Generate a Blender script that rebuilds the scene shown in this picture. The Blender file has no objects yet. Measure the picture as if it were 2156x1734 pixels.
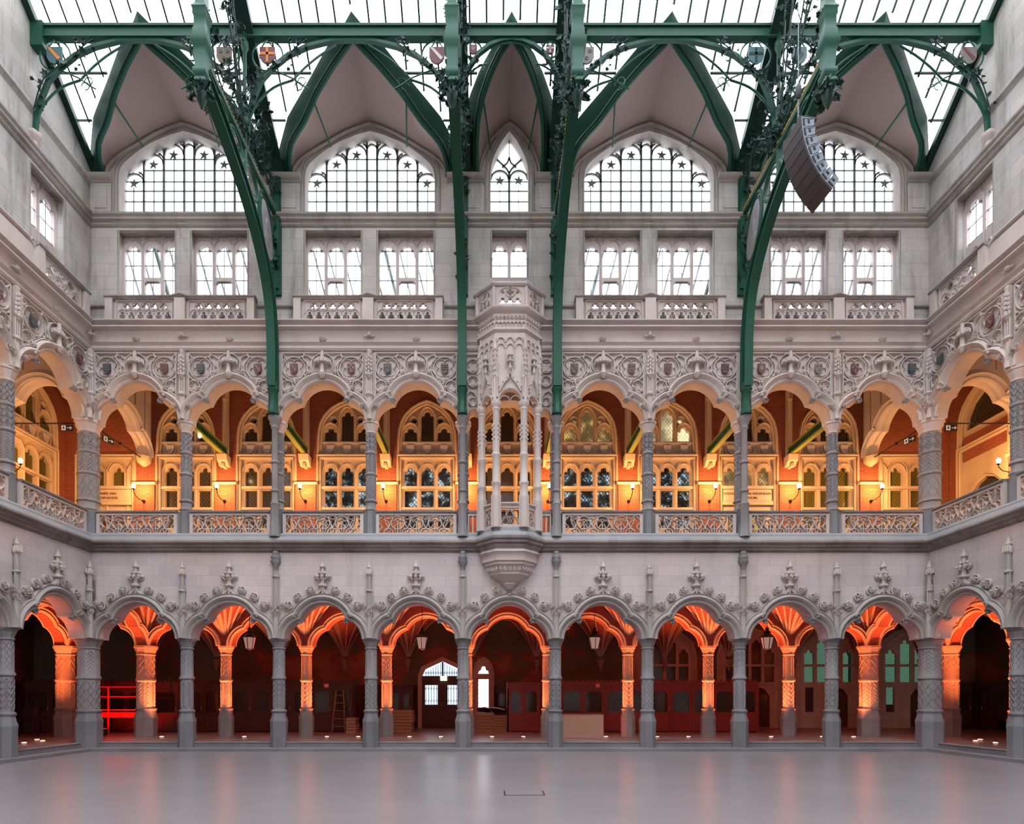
import bpy, bmesh, math, random
from math import pi, sin, cos, sqrt, atan2, radians, hypot
from mathutils import Vector, Matrix
from mathutils.geometry import tessellate_polygon
scene = bpy.context.scene
COL = scene.collection
# ---------------------------------------------------------------- camera, sky, exposure
D = 16.4                     # distance from the camera to the arcaded end wall
cam_d = bpy.data.cameras.new('camera'); cam = bpy.data.objects.new('camera', cam_d); COL.objects.link(cam)
cam.location = (0, 0, 1.547); cam.rotation_euler = (pi/2, 0, 0)
cam_d.sensor_width = 36; cam_d.sensor_fit = 'HORIZONTAL'; cam_d.lens = 1230/2156*36
cam_d.shift_x = 38/2156; cam_d.shift_y = 598/2156; cam_d.clip_end = 300
scene.camera = cam
world = bpy.data.worlds.new('overcast_sky'); scene.world = world; world.use_nodes = True
bg = world.node_tree.nodes['Background']
bg.inputs[0].default_value = (0.94, 0.955, 1.0, 1); bg.inputs[1].default_value = 6.9
scene.view_settings.view_transform = 'Standard'; scene.view_settings.look = 'None'
scene.view_settings.exposure = 0.0; scene.view_settings.gamma = 1
scene.cycles.max_bounces = 6; scene.cycles.diffuse_bounces = 4; scene.cycles.glossy_bounces = 3
scene.cycles.transmission_bounces = 4; scene.cycles.transparent_max_bounces = 12
scene.cycles.sample_clamp_indirect = 6
scene.cycles.caustics_reflective = False; scene.cycles.caustics_refractive = False

X0 = -11.33; NB = 9; W = 23.53; B = W/NB; HB = B/2; X1 = X0+W
def colx(k): return X0+k*B
def bayx(k): return X0+(k+.5)*B
# ---------------------------------------------------------------- mesh builder
class MB:
    def __init__(s): s.v = []; s.f = []; s.M = None
    def add(s, vs, fs):
        o = len(s.v)
        if s.M is not None: vs = [tuple(s.M @ Vector(p)) for p in vs]
        s.v += [tuple(p) for p in vs]; s.f += [tuple(i+o for i in f) for f in fs]; return s
    def box(s, x0, x1, y0, y1, z0, z1):
        return s.add([(x0,y0,z0),(x1,y0,z0),(x1,y1,z0),(x0,y1,z0),(x0,y0,z1),(x1,y0,z1),(x1,y1,z1),(x0,y1,z1)],
              [(0,3,2,1),(4,5,6,7),(0,1,5,4),(1,2,6,5),(2,3,7,6),(3,0,4,7)])
    def plate(s, loops, y0, y1, fn=None):
        """outer loop plus holes in (x,z), extruded from y0 to y1"""
        fn = fn or (lambda a, b, h: (a, h, b))
        flat = [p for l in loops for p in l]
        tris = tessellate_polygon([[Vector((p[0], p[1], 0)) for p in l] for l in loops])
        n = len(flat)
        vs = [fn(p[0], p[1], y0) for p in flat]+[fn(p[0], p[1], y1) for p in flat]
        fs = [tuple(t) for t in tris]+[tuple(i+n for i in reversed(t)) for t in tris]
        o = 0
        for l in loops:
            m = len(l)
            for i in range(m):
                a = o+i; b = o+(i+1) % m
                fs.append((a, b, b+n, a+n))
            o += m
        return s.add(vs, fs)
    def sweep(s, path, prof, closed=False, fn=None, clamp=None):
        """2-D path, closed profile of (n,h): n along the left normal, h along the third axis"""
        fn = fn or (lambda a, b, h: (a, -h, b))
        P = [Vector(p) for p in path]; m = len(P); k = len(prof); vs = []
        for i in range(m):
            if closed: a = P[i]-P[i-1]; b = P[(i+1) % m]-P[i]
            else:
                a = P[i]-P[i-1] if i else P[1]-P[0]
                b = P[i+1]-P[i] if i < m-1 else a
            if a.length < 1e-9: a = b
            if b.length < 1e-9: b = a
            a = a.normalized(); b = b.normalized()
            n = Vector((-a.y-b.y, a.x+b.x))
            if n.length < 1e-6: n = Vector((-a.y, a.x))
            n.normalize(); c = max(.35, n.dot(Vector((-a.y, a.x)))); n /= c
            for (q, h) in prof:
                x = P[i].x+n.x*q; z = P[i].y+n.y*q
                if clamp: x = min(clamp, max(-clamp, x))
                vs.append(fn(x, z, h))
        fs = []
        for i in range(m if closed else m-1):
            j = (i+1) % m
            for q in range(k):
                r = (q+1) % k
                fs.append((i*k+q, j*k+q, j*k+r, i*k+r))
        if not closed:
            fs.append(tuple(range(k))); fs.append(tuple((m-1)*k+q for q in reversed(range(k))))
        return s.add(vs, fs)
    def bar(s, path, w, h0, h1, closed=False, fn=None):
        return s.sweep(path, [(-w/2, h0), (-w/2*.5, h1), (w/2*.5, h1), (w/2, h0)], closed, fn)
    def lathe(s, prof, n=8, c=(0, 0, 0), rot=None, half=False):
        rot = pi/n if rot is None else rot
        vs = []; fs = []; k = len(prof)
        for i in range(n):
            a = rot+2*pi*i/n
            for (r, z) in prof: vs.append((c[0]+r*cos(a), c[1]+r*sin(a), c[2]+z))
        for i in range(n):
            j = (i+1) % n
            for q in range(k-1): fs.append((i*k+q, j*k+q, j*k+q+1, i*k+q+1))
        fs.append(tuple(i*k for i in reversed(range(n)))); fs.append(tuple(i*k+k-1 for i in range(n)))
        return s.add(vs, fs)
    def tube(s, pts, r, n=6, closed=False):
        P = [Vector(p) for p in pts]; m = len(P); vs = []; up = Vector((0.31, 0.17, .93)); prev = None
        rr = r if isinstance(r, (list, tuple)) else [r]*m
        for i in range(m):
            if closed: t = P[(i+1) % m]-P[i-1]
            else: t = P[min(i+1, m-1)]-P[max(i-1, 0)]
            if t.length < 1e-9: t = Vector((0, 0, 1))
            t.normalize()
            if prev is None: u = t.cross(up); 
            else: u = prev-t*prev.dot(t)
            if u.length < 1e-6: u = t.orthogonal()
            u.normalize(); prev = u; w = t.cross(u)
            for q in range(n):
                a = 2*pi*q/n; vs.append(P[i]+(u*cos(a)+w*sin(a))*rr[i])
        fs = []
        for i in range(m if closed else m-1):
            j = (i+1) % m
            for q in range(n): fs.append((i*n+q, i*n+(q+1) % n, j*n+(q+1) % n, j*n+q))
        if not closed:
            fs.append(tuple(reversed(range(n)))); fs.append(tuple((m-1)*n+q for q in range(n)))
        return s.add(vs, fs)
    def blob(s, c, rx, ry, rz, n=6, m=4):
        vs = [(c[0], c[1], c[2]+rz)]; fs = []
        for j in range(1, m):
            t = pi*j/m
            for i in range(n):
                a = 2*pi*i/n; vs.append((c[0]+rx*sin(t)*cos(a), c[1]+ry*sin(t)*sin(a), c[2]+rz*cos(t)))
        vs.append((c[0], c[1], c[2]-rz)); L = len(vs)-1
        for i in range(n):
            fs.append((0, 1+i, 1+(i+1) % n)); fs.append((L, 1+(m-2)*n+(i+1) % n, 1+(m-2)*n+i))
            for j in range(m-2): fs.append((1+j*n+i, 1+(j+1)*n+i, 1+(j+1)*n+(i+1) % n, 1+j*n+(i+1) % n))
        return s.add(vs, fs)
    def mesh(s, name, mat, ang=38):
        me = bpy.data.meshes.new(name); me.from_pydata(s.v, [], s.f)
        b = bmesh.new(); b.from_mesh(me); bmesh.ops.recalc_face_normals(b, faces=b.faces); b.to_mesh(me); b.free()
        me.polygons.foreach_set('use_smooth', [True]*len(me.polygons))
        me.set_sharp_from_angle(angle=radians(ang))
        if mat: me.materials.append(mat)
        me.update(); return me
    def build(s, name, mat, parent=None, loc=None):
        o = bpy.data.objects.new(name, s.mesh(name, mat)); COL.objects.link(o)
        if parent is not None: o.parent = parent
        if loc: o.location = loc
        return o
def tag(o, label, cat, group=None):
    o['label'] = label; o['category'] = cat
    if group: o['group'] = group
    return o
def thing(name, label, cat, loc=(0, 0, 0), rz=0, group=None):
    o = bpy.data.objects.new(name, None); COL.objects.link(o); o.empty_display_size = .2
    o.location = loc; o.rotation_euler = (0, 0, rz); return tag(o, label, cat, group)
def dup(root, loc, rz=0, label=None, group=None, skip=()):
    def cp(o, par):
        c = o.copy(); COL.objects.link(c); c.parent = par
        for g in KIDS.get(o.name, kids(o)):
            if g.name.split('.')[0] not in skip: cp(g, c)
        return c
    r = cp(root, None); r.location = loc; r.rotation_euler = (0, 0, rz)
    if label: r['label'] = label
    if group: r['group'] = group
    return r
KIDS = {}
def kids(o):
    l = list(o.children); KIDS[o.name] = l; return l
def struct(name, mb, mat, parent=None):
    o = mb.build(name, mat, parent)
    if parent is None: o['kind'] = 'structure'
    return o
ORD = ['leftmost', 'second from the left', 'third from the left', 'fourth from the left', 'fifth from the left', 'sixth from the left',
       'seventh from the left', 'eighth from the left', 'ninth from the left', 'tenth from the left', 'eleventh from the left']
def ordl(i, n):
    if i == n-1: return 'rightmost'
    if n > 4 and i > n/2: return {1: 'second', 2: 'third', 3: 'fourth', 4: 'fifth', 5: 'sixth', 6: 'seventh', 7: 'eighth'}[n-1-i]+' from the right'
    return ORD[i]
NEAR = ['nearest the corner', 'second from the corner', 'third from the corner', 'fourth from the corner']
def arc(cx, cz, r, a0, a1, n=12, rz=None):
    rz = rz or r
    return [(cx+r*cos(radians(a0+(a1-a0)*i/n)), cz+rz*sin(radians(a0+(a1-a0)*i/n))) for i in range(n+1)]
def circ(cx, cz, r, n=20): return [(cx+r*cos(2*pi*i/n), cz+r*sin(2*pi*i/n)) for i in range(n)]
# ---------------------------------------------------------------- materials
def new_mat(name):
    m = bpy.data.materials.new(name); m.use_nodes = True; nt = m.node_tree
    return m, nt, nt.nodes['Principled BSDF']
def N(nt, t, **kw):
    n = nt.nodes.new('ShaderNode'+t)
    for k, v in kw.items():
        if k.startswith('i_'): n.inputs[k[2:].replace('_', ' ')].default_value = v
        else: setattr(n, k, v)
    return n
def sock(nt, a, b): nt.links.new(a, b)
def mixc(nt, fac, a, b, mode='MIX'):
    n = nt.nodes.new('ShaderNodeMix'); n.data_type = 'RGBA'; n.blend_type = mode
    for i, v in ((0, fac), (6, a), (7, b)):
        if hasattr(v, 'links'): nt.links.new(v, n.inputs[i])
        else: n.inputs[i].default_value = v if i == 0 else (*v[:3], 1)
    return n.outputs[2]
def math_(nt, op, a, b=None, c=None):
    n = nt.nodes.new('ShaderNodeMath'); n.operation = op
    for i, v in enumerate((a, b, c)):
        if v is None: continue
        if hasattr(v, 'links'): nt.links.new(v, n.inputs[i])
        else: n.inputs[i].default_value = v
    return n.outputs[0]
def ramp(nt, f, stops):
    n = nt.nodes.new('ShaderNodeValToRGB'); nt.links.new(f, n.inputs[0])
    e = n.color_ramp.elements
    while len(e) < len(stops): e.new(.5)
    for i, (p, c) in enumerate(stops): e[i].position = p; e[i].color = (*c[:3], 1)
    return n.outputs[0]
def wallvec(nt):
    g = N(nt, 'NewGeometry'); s = N(nt, 'SeparateXYZ'); sock(nt, g.outputs['Position'], s.inputs[0])
    u = math_(nt, 'ADD', s.outputs[0], s.outputs[1]); c = N(nt, 'CombineXYZ')
    sock(nt, u, c.inputs[0]); sock(nt, s.outputs[2], c.inputs[1]); return c.outputs[0], g.outputs['Position'], u, s
def noise(nt, vec, scale, detail=4, rough=.55):
    n = N(nt, 'TexNoise'); n.inputs['Scale'].default_value = scale; n.inputs['Detail'].default_value = detail
    n.inputs['Roughness'].default_value = rough; sock(nt, vec, n.inputs['Vector']); return n.outputs[0]
def stone(name, c, c2, joint=None, jw=.62, jh=.3, stain=(.12, .11, .10), st=.35, rough=.85, bump=.25, fine=9, ms=.008, jmix=.55):
    m, nt, p = new_mat(name); wv, pos, u, s = wallvec(nt)
    n1 = noise(nt, pos, .9, 5); n2 = noise(nt, pos, fine, 4)
    f1 = ramp(nt, n1, [(.35, (0, 0, 0)), (.68, (1, 1, 1))])
    base = mixc(nt, f1, c, c2)
    mp = N(nt, 'Mapping'); mp.inputs['Scale'].default_value = (2.3, 2.3, .35); sock(nt, pos, mp.inputs[0])
    n3 = noise(nt, mp.outputs[0], 1.1, 6, .65)
    fs = ramp(nt, n3, [(.52, (0, 0, 0)), (.75, (1, 1, 1))])
    base = mixc(nt, math_(nt, 'MULTIPLY', fs, st), base, stain)
    base = mixc(nt, math_(nt, 'MULTIPLY', n2, .35), base, tuple(x*.62 for x in c))
    hgt = n2
    if joint:
        b = N(nt, 'TexBrick'); sock(nt, wv, b.inputs['Vector']); b.inputs['Scale'].default_value = 1
        b.inputs['Brick Width'].default_value = jw; b.inputs['Row Height'].default_value = jh
        b.inputs['Mortar Size'].default_value = ms; b.inputs['Mortar Smooth'].default_value = .3; b.inputs['Bias'].default_value = 0
        b.inputs['Color1'].default_value = (.93, .93, .94, 1); b.inputs['Color2'].default_value = (1.05, 1.04, 1.02, 1); b.inputs['Mortar'].default_value = (1, 1, 1, 1)
        base = mixc(nt, 1.0, base, b.outputs[0], 'MULTIPLY')
        base = mixc(nt, math_(nt, 'MULTIPLY', b.outputs['Fac'], jmix), base, joint)
        hgt = math_(nt, 'SUBTRACT', math_(nt, 'MULTIPLY', n2, .5), b.outputs['Fac'])
    bp = N(nt, 'Bump'); bp.inputs['Strength'].default_value = bump; bp.inputs['Distance'].default_value = .02
    sock(nt, hgt, bp.inputs['Height']); sock(nt, bp.outputs[0], p.inputs['Normal'])
    sock(nt, base, p.inputs['Base Color']); p.inputs['Roughness'].default_value = rough; p.inputs['Specular IOR Level'].default_value = .25
    return m
def flat(name, c, rough=.5, metal=0, emis=None, es=0, var=.0, spec=.4, scale=6):
    m, nt, p = new_mat(name)
    p.inputs['Roughness'].default_value = rough; p.inputs['Metallic'].default_value = metal; p.inputs['Specular IOR Level'].default_value = spec
    g = N(nt, 'NewGeometry'); n = noise(nt, g.outputs['Position'], scale, 4)
    col = mixc(nt, math_(nt, 'MULTIPLY', n, max(var, .08)*2), c, tuple(x*.55 for x in c))
    sock(nt, col, p.inputs['Base Color'])
    if emis: p.inputs['Emission Color'].default_value = (*emis, 1); p.inputs['Emission Strength'].default_value = es
    return m
def leaded(name, tint, k=7.0, w=.10, base=None, patch=None, trans=.0, lead=(.02, .02, .02), em=None):
    """leaded lights: a diamond lattice of cames over glass; trans = share of light let through"""
    m, nt, p = new_mat(name); wv, pos, u, s = wallvec(nt)
    z = s.outputs[2]; a = math_(nt, 'MULTIPLY', math_(nt, 'ADD', math_(nt, 'MULTIPLY', u, 1.35), z), k)
    b = math_(nt, 'MULTIPLY', math_(nt, 'SUBTRACT', math_(nt, 'MULTIPLY', u, 1.35), z), k)
    fa = math_(nt, 'LESS_THAN', math_(nt, 'FRACT', a), w); fb = math_(nt, 'LESS_THAN', math_(nt, 'FRACT', b), w)
    mask = math_(nt, 'MAXIMUM', fa, fb)
    gl = N(nt, 'BsdfGlossy'); gl.inputs['Roughness'].default_value = .12; gl.inputs['Color'].default_value = (.5, .5, .5, 1)
    df = N(nt, 'BsdfDiffuse'); df.inputs['Color'].default_value = (*(base or (.02, .02, .02)), 1)
    mb = N(nt, 'MixShader'); mb.inputs[0].default_value = .12; sock(nt, df.outputs[0], mb.inputs[1]); sock(nt, gl.outputs[0], mb.inputs[2])
    tr = N(nt, 'BsdfTransparent'); tr.inputs[0].default_value = (*tint, 1)
    if patch:
        n1 = noise(nt, pos, patch, 5, .7); cc = ramp(nt, n1, [(.40, tuple(x*.05 for x in tint)), (.50, tuple(x*.18 for x in tint)), (.60, tint)])
        sock(nt, cc, tr.inputs[0])
    mx = N(nt, 'MixShader'); mx.inputs[0].default_value = trans; sock(nt, mb.outputs[0], mx.inputs[1]); sock(nt, tr.outputs[0], mx.inputs[2])
    ld = N(nt, 'BsdfDiffuse'); ld.inputs['Color'].default_value = (*lead, 1)
    m2 = N(nt, 'MixShader'); sock(nt, mask, m2.inputs[0]); sock(nt, mx.outputs[0], m2.inputs[1]); sock(nt, ld.outputs[0], m2.inputs[2])
    out = nt.nodes['Material Output']; sock(nt, m2.outputs[0], out.inputs[0]); return m
def clear(name, tint=(.93, .97, .97), gloss=.06):
    m, nt, p = new_mat(name); tr = N(nt, 'BsdfTransparent'); tr.inputs[0].default_value = (*tint, 1)
    gl = N(nt, 'BsdfGlossy'); gl.inputs['Roughness'].default_value = .1; mx = N(nt, 'MixShader'); mx.inputs[0].default_value = gloss
    sock(nt, tr.outputs[0], mx.inputs[1]); sock(nt, gl.outputs[0], mx.inputs[2]); sock(nt, mx.outputs[0], nt.nodes['Material Output'].inputs[0]); return m

S_PALE = stone('pale_ashlar', (.60, .525, .53), (.52, .455, .455), joint=(.30, .25, .24), jw=.7, jh=.29, stain=(.34, .285, .28), st=.5, ms=.007, jmix=.42)
S_CARV = stone('carved_sandstone', (.58, .50, .47), (.49, .42, .39), stain=(.27, .23, .21), st=.45, fine=14)
S_UP = stone('weathered_ashlar', (.50, .47, .45), (.34, .315, .295), joint=(.16, .14, .13), jw=.8, jh=.36, stain=(.09, .083, .076), st=.8, ms=.006)
S_UPM = stone('weathered_moulding', (.38, .335, .30), (.26, .23, .205), stain=(.13, .10, .085), st=.8)
S_BLUE = stone('bluestone', (.215, .215, .23), (.155, .157, .17), stain=(.10, .10, .11), st=.5, rough=.65)
S_COL = stone('grey_column_stone', (.28, .265, .275), (.20, .192, .20), stain=(.15, .14, .14), st=.5, fine=18)
S_LEDGE = stone('bluish_ledge_stone', (.36, .37, .385), (.30, .31, .33), stain=(.17, .17, .18), st=.4)
S_DARK = stone('dirty_cornice_stone', (.30, .26, .245), (.17, .145, .135), stain=(.06, .05, .05), st=.8)
S_WARM = stone('gallery_sandstone', (.60, .45, .31), (.50, .37, .26), stain=(.33, .24, .16), st=.4, fine=12)
S_VAULT = stone('vault_rib_stone', (.56, .43, .34), (.44, .33, .26), stain=(.2, .14, .11), st=.3, fine=12)
def brickmat(name, c1, c2, mo, w=.22, h=.065):
    m, nt, p = new_mat(name); wv, pos, u, s = wallvec(nt)
    b = N(nt, 'TexBrick'); sock(nt, wv, b.inputs['Vector']); b.inputs['Scale'].default_value = 1
    b.inputs['Brick Width'].default_value = w; b.inputs['Row Height'].default_value = h; b.inputs['Mortar Size'].default_value = .006
    for k, c in (('Color1', c1), ('Color2', c2), ('Mortar', mo)): b.inputs[k].default_value = (*c, 1)
    n = noise(nt, pos, 3, 4); col = mixc(nt, math_(nt, 'MULTIPLY', n, .5), b.outputs[0], tuple(x*.6 for x in c1))
    sock(nt, col, p.inputs['Base Color']); p.inputs['Roughness'].default_value = .9
    bp = N(nt, 'Bump'); bp.inputs['Strength'].default_value = .3; bp.inputs['Distance'].default_value = .01; bp.invert = True
    sock(nt, b.outputs['Fac'], bp.inputs['Height']); sock(nt, bp.outputs[0], p.inputs['Normal']); return m
BRICK = brickmat('red_brick', (.30, .075, .035), (.22, .05, .025), (.36, .15, .08))
VBRICK = brickmat('vault_brick', (.34, .08, .06), (.26, .06, .048), (.32, .15, .11))
GREEN = flat('green_painted_iron', (.014, .075, .048), .45, 0, var=.15, spec=.2)
GREEND = flat('dark_green_iron', (.007, .034, .025), .45, 0, var=.2, spec=.25)
GREENY = flat('olive_green_iron', (.22, .25, .05), .5, var=.2)
GREENL = flat('green_painted_fascia', (.008, .046, .029), .5, var=.2, spec=.15)
PLASTER = flat('beige_plaster', (.245, .18, .155), .9, var=.12, scale=.8, spec=.1)
GLASS = clear('roof_glass'); GLASSW = clear('window_glass', (.95, .97, 1), .04)
IRON = flat('black_iron', (.012, .012, .012), .5, .5)
LEAD = flat('grey_lead_bar', (.16, .17, .165), .6)
WOODR = flat('red_stained_wood', (.28, .026, .016), .45, var=.3, scale=4)
WOODD = flat('dark_oak', (.075, .022, .014), .5, var=.3, scale=4)
WOODL = flat('raw_board', (.36, .20, .11), .7, var=.2)
GOLD = flat('gilded_iron', (.55, .30, .05), .35, .6)
PALE = flat('painted_white', (.55, .53, .52), .6)
REDP = flat('red_paint', (.25, .04, .05), .5); TEALP = flat('blue_green_paint', (.05, .12, .14), .5)
REDTUBE = flat('red_gel_lit_tube', (.8, .02, .02), .4)
PANEL_GLASS = flat('dark_booth_glass', (.035, .022, .018), .12, spec=.6)
ORANGE = flat('orange_paint', (.6, .2, .03), .5)
GREYD = flat('speaker_side_grey', (.20, .24, .29), .5); GRILLE = flat('speaker_grille', (.05, .042, .045), .6)
WHITE = flat('white_paint', (.75, .75, .72), .5)
BLACK = flat('black_paint', (.01, .01, .01), .5)
# ---------------------------------------------------------------- the shell
YB = -15.0; OUT = 7.5                      # rear of the hall, depth of the ground-floor aisles
SL = .8                                    # slope of the glass roof
def zroof(o): return 16.5+SL*o
m, nt, p = new_mat('polished_concrete')
g = N(nt, 'NewGeometry'); n1 = noise(nt, g.outputs['Position'], .55, 5); n2 = noise(nt, g.outputs['Position'], 22, 4, .7)
c = mixc(nt, ramp(nt, n1, [(.35, (0, 0, 0)), (.7, (1, 1, 1))]), (.255, .24, .25), (.215, .218, .238))
c = mixc(nt, math_(nt, 'MULTIPLY', n2, .5), c, (.15, .14, .145)); sock(nt, c, p.inputs['Base Color'])
p.inputs['Roughness'].default_value = .27; p.inputs['Specular IOR Level'].default_value = .33
FLOORM = m
f = MB(); f.box(X0, X1, YB, D-.1, -.3, 0); struct('floor', f, FLOORM)
# aisle floor of striped stone
m, nt, p = new_mat('striped_aisle_paving'); wv, pos, u, s = wallvec(nt)
b = N(nt, 'TexBrick'); sock(nt, pos, b.inputs['Vector']); b.inputs['Scale'].default_value = 1; b.inputs['Brick Width'].default_value = .7; b.inputs['Row Height'].default_value = .35
b.inputs['Mortar Size'].default_value = .01; b.inputs['Color1'].default_value = (.30, .24, .22, 1); b.inputs['Color2'].default_value = (.13, .10, .10, 1); b.inputs['Mortar'].default_value = (.05, .04, .04, 1)
sock(nt, b.outputs[0], p.inputs['Base Color']); p.inputs['Roughness'].default_value = .3
AISLE = m
def ring_boxes(mb, d0, d1, z0, z1, yb=YB):
    """U-shaped slab between the offsets d0 and d1 outside the hall"""
    mb.box(X0-d1, X1+d1, D+d0, D+d1, z0, z1); mb.box(X0-d1, X0-d0, yb, D+d0, z0, z1); mb.box(X1+d0, X1+d1, yb, D+d0, z0, z1)
f = MB(); ring_boxes(f, .195, OUT, -.3, .25); o = struct('floor', f, AISLE); o.name = 'floor_aisle'
f = MB(); f.sweep([(X0, YB), (X0, D), (X1, D), (X1, YB)], [(.2, -.05), (-.1, -.05), (-.1, .085), (-.085, .1), (.2, .1)], fn=lambda a, b, h: (a, b, h))
f.sweep([(X0-.16, YB), (X0-.16, D+.16), (X1+.16, D+.16), (X1+.16, YB)], [(.10, .1), (0, .1), (0, .22), (-.02, .235), (0, .252), (.10, .252)], fn=lambda a, b, h: (a, b, h))
struct('trim_1', f, S_BLUE)
# slab between the aisles and the gallery
f = MB(); ring_boxes(f, .46, OUT+.4, 4.8, 5.6); f2 = struct('ceiling', f, PLASTER)
f = MB(); ring_boxes(f, .3, B+.5, 5.6, 5.95); o = struct('floor', f, S_LEDGE); o.name = 'floor_gallery'
f = MB(); ring_boxes(f, .46, B+.5, 11.45, 11.8); o = struct('ceiling', f, WOODD); o.name = 'ceiling_gallery'
# mural wall material: dark greenish ground with brown-red land shapes
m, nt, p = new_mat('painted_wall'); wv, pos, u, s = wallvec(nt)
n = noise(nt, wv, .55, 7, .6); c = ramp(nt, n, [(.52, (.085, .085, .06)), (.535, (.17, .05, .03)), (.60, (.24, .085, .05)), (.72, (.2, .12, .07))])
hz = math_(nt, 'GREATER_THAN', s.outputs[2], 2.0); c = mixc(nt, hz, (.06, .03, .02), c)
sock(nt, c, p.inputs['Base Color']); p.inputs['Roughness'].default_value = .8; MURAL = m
f = MB(); f.plate([[(X0-OUT, 0), (-3.05, 0), (-3.05, 2.35), (-2.9, 2.62), (-2.12, 3.05), (-1.3, 2.62), (-1.15, 2.35), (-1.15, 0), (X1+OUT, 0), (X1+OUT, 4.8), (X0-OUT, 4.8)],
    [(-.72, 1.0), (-.14, 1.0), (-.14, 2.5), (-.25, 2.75), (-.43, 2.9), (-.61, 2.75), (-.72, 2.5)],
    [(5.95, 2.05), (8.0, 2.05), (8.0, 3.2), (7.7, 3.75), (7.0, 4.05), (6.3, 3.75), (5.95, 3.2)],
    [(9.4, 2.05), (11.5, 2.05), (11.5, 3.2), (11.2, 3.75), (10.45, 4.05), (9.7, 3.75), (9.4, 3.2)],
    [(12.6, 2.05), (14.7, 2.05), (14.7, 3.2), (14.4, 3.75), (13.65, 4.05), (12.9, 3.75), (12.6, 3.2)],
    [(15.9, 1.2), (18.3, 1.2), (18.3, 3.2), (18.0, 3.75), (17.1, 4.05), (16.2, 3.75), (15.9, 3.2)]], D+OUT, D+OUT+.35)
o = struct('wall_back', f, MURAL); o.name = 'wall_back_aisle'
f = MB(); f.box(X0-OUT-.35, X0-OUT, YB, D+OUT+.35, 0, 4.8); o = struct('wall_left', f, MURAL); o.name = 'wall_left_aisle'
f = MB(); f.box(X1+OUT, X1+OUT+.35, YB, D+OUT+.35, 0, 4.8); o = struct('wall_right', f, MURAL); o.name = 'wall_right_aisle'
# upper walls with their window openings
MODS = [(X0+B, 2.0), (X0+3*B, 2.0), (X0+4.5*B, 1.0), (X0+6*B, 2.0), (X0+8*B, 2.0)]      # centre, bays
def heads(k):      # intrados, extrados of the great windows: half outlines (u,z) from the spring to the apex
    if k == 2: return [(1.83, 15.08), (1.83, 16.12), (1.79, 16.35), (1.7, 16.5), (1.55, 16.64), (1.37, 16.79), (1.1, 16.98), (.83, 17.13), (.4, 17.31), (0, 17.42)], \
                      [(2.17, 16.13), (2.1, 16.34), (1.97, 16.52), (1.76, 16.70), (1.5, 16.86), (1.15, 17.07), (.81, 17.27), (.4, 17.45), (0, 17.58)]
    return [(.54, 15.08), (.54, 16.25), (.52, 16.45), (.47, 16.63), (.40, 16.80), (.31, 16.98), (.21, 17.15), (.10, 17.30), (0, 17.42)], \
           [(.86, 16.13), (.83, 16.38), (.77, 16.60), (.69, 16.82), (.58, 17.02), (.45, 17.2), (.31, 17.36), (.15, 17.49), (0, 17.58)]
def full(half, cx=0): return [(cx-u, z) for u, z in half]+[(cx+u, z) for u, z in reversed(half[:-1])]
outline = [(X0-.35, 11.45), (X1+.35, 11.45), (X1+.35, 16.3)]
top = []; holes = []
for cx, k in MODS:
    I, E = heads(k); top += [(cx-u, z+.06) for u, z in E]+[(cx+u, z+.06) for u, z in reversed(E[:-1])]
    holes.append(full(I, cx))
    if k == 2: holes += [[(cx+a, 12.05), (cx+b, 12.05), (cx+b, 14.62), (cx+a, 14.62)] for a, b in ((-1.86, -.2), (.18, 1.84))]
    else: holes.append([(cx-.54, 13.3), (cx+.54, 13.3), (cx+.54, 14.62), (cx-.54, 14.62)]); holes.append([(cx-.4, 12.1), (cx+.4, 12.1), (cx+.4, 12.9), (cx-.4, 12.9)])
outline += list(reversed(top))+[(X0-.35, 16.3)]
f = MB(); f.plate([outline]+holes, D, D+.38); struct('wall_back', f, S_UP)
def side(fn, name, r):
    f = MB(); L = D-YB
    f.plate([[(-.35, 11.45), (L, 11.45), (L, 25.5), (16.4, 25.5), (7, zroof(7)), (0, zroof(0)), (-.35, zroof(-.35))],
        [(.95, 12.05), (2.15, 12.05), (2.15, 14.62), (.95, 14.62)], [(4.2, 12.05), (6.5, 12.05), (6.5, 14.62), (4.2, 14.62)], [(9.5, 12.05), (11.8, 12.05), (11.8, 14.62), (9.5, 14.62)]], 0, .38, fn)
    # plain continuation of the lower walls towards and behind the viewer
    f.box(*sorted((fn(0, 0, 0)[0], fn(0, 0, .4)[0])), YB, D-3*B-.25, 3.15, 5.6)
    f.box(*sorted((fn(0, 0, 0)[0], fn(0, 0, .4)[0])), YB, D-3*B-.25, 5.95, 11.45)
    f.box(*sorted((fn(0, 0, 0)[0], fn(0, 0, .4)[0])), YB, D-3*B-.25, .1, 3.15)
    return struct(name, f, S_UP)
LF = lambda u, z, h: (X0-h, D-u, z); RF = lambda u, z, h: (X1+h, D-u, z)
side(LF, 'wall_left', 0); side(RF, 'wall_right', 0)
f = MB(); f.box(X0-.4, X1+.4, YB-.4, YB, 0, 25.5); struct('wall_front', f, S_PALE)
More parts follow.
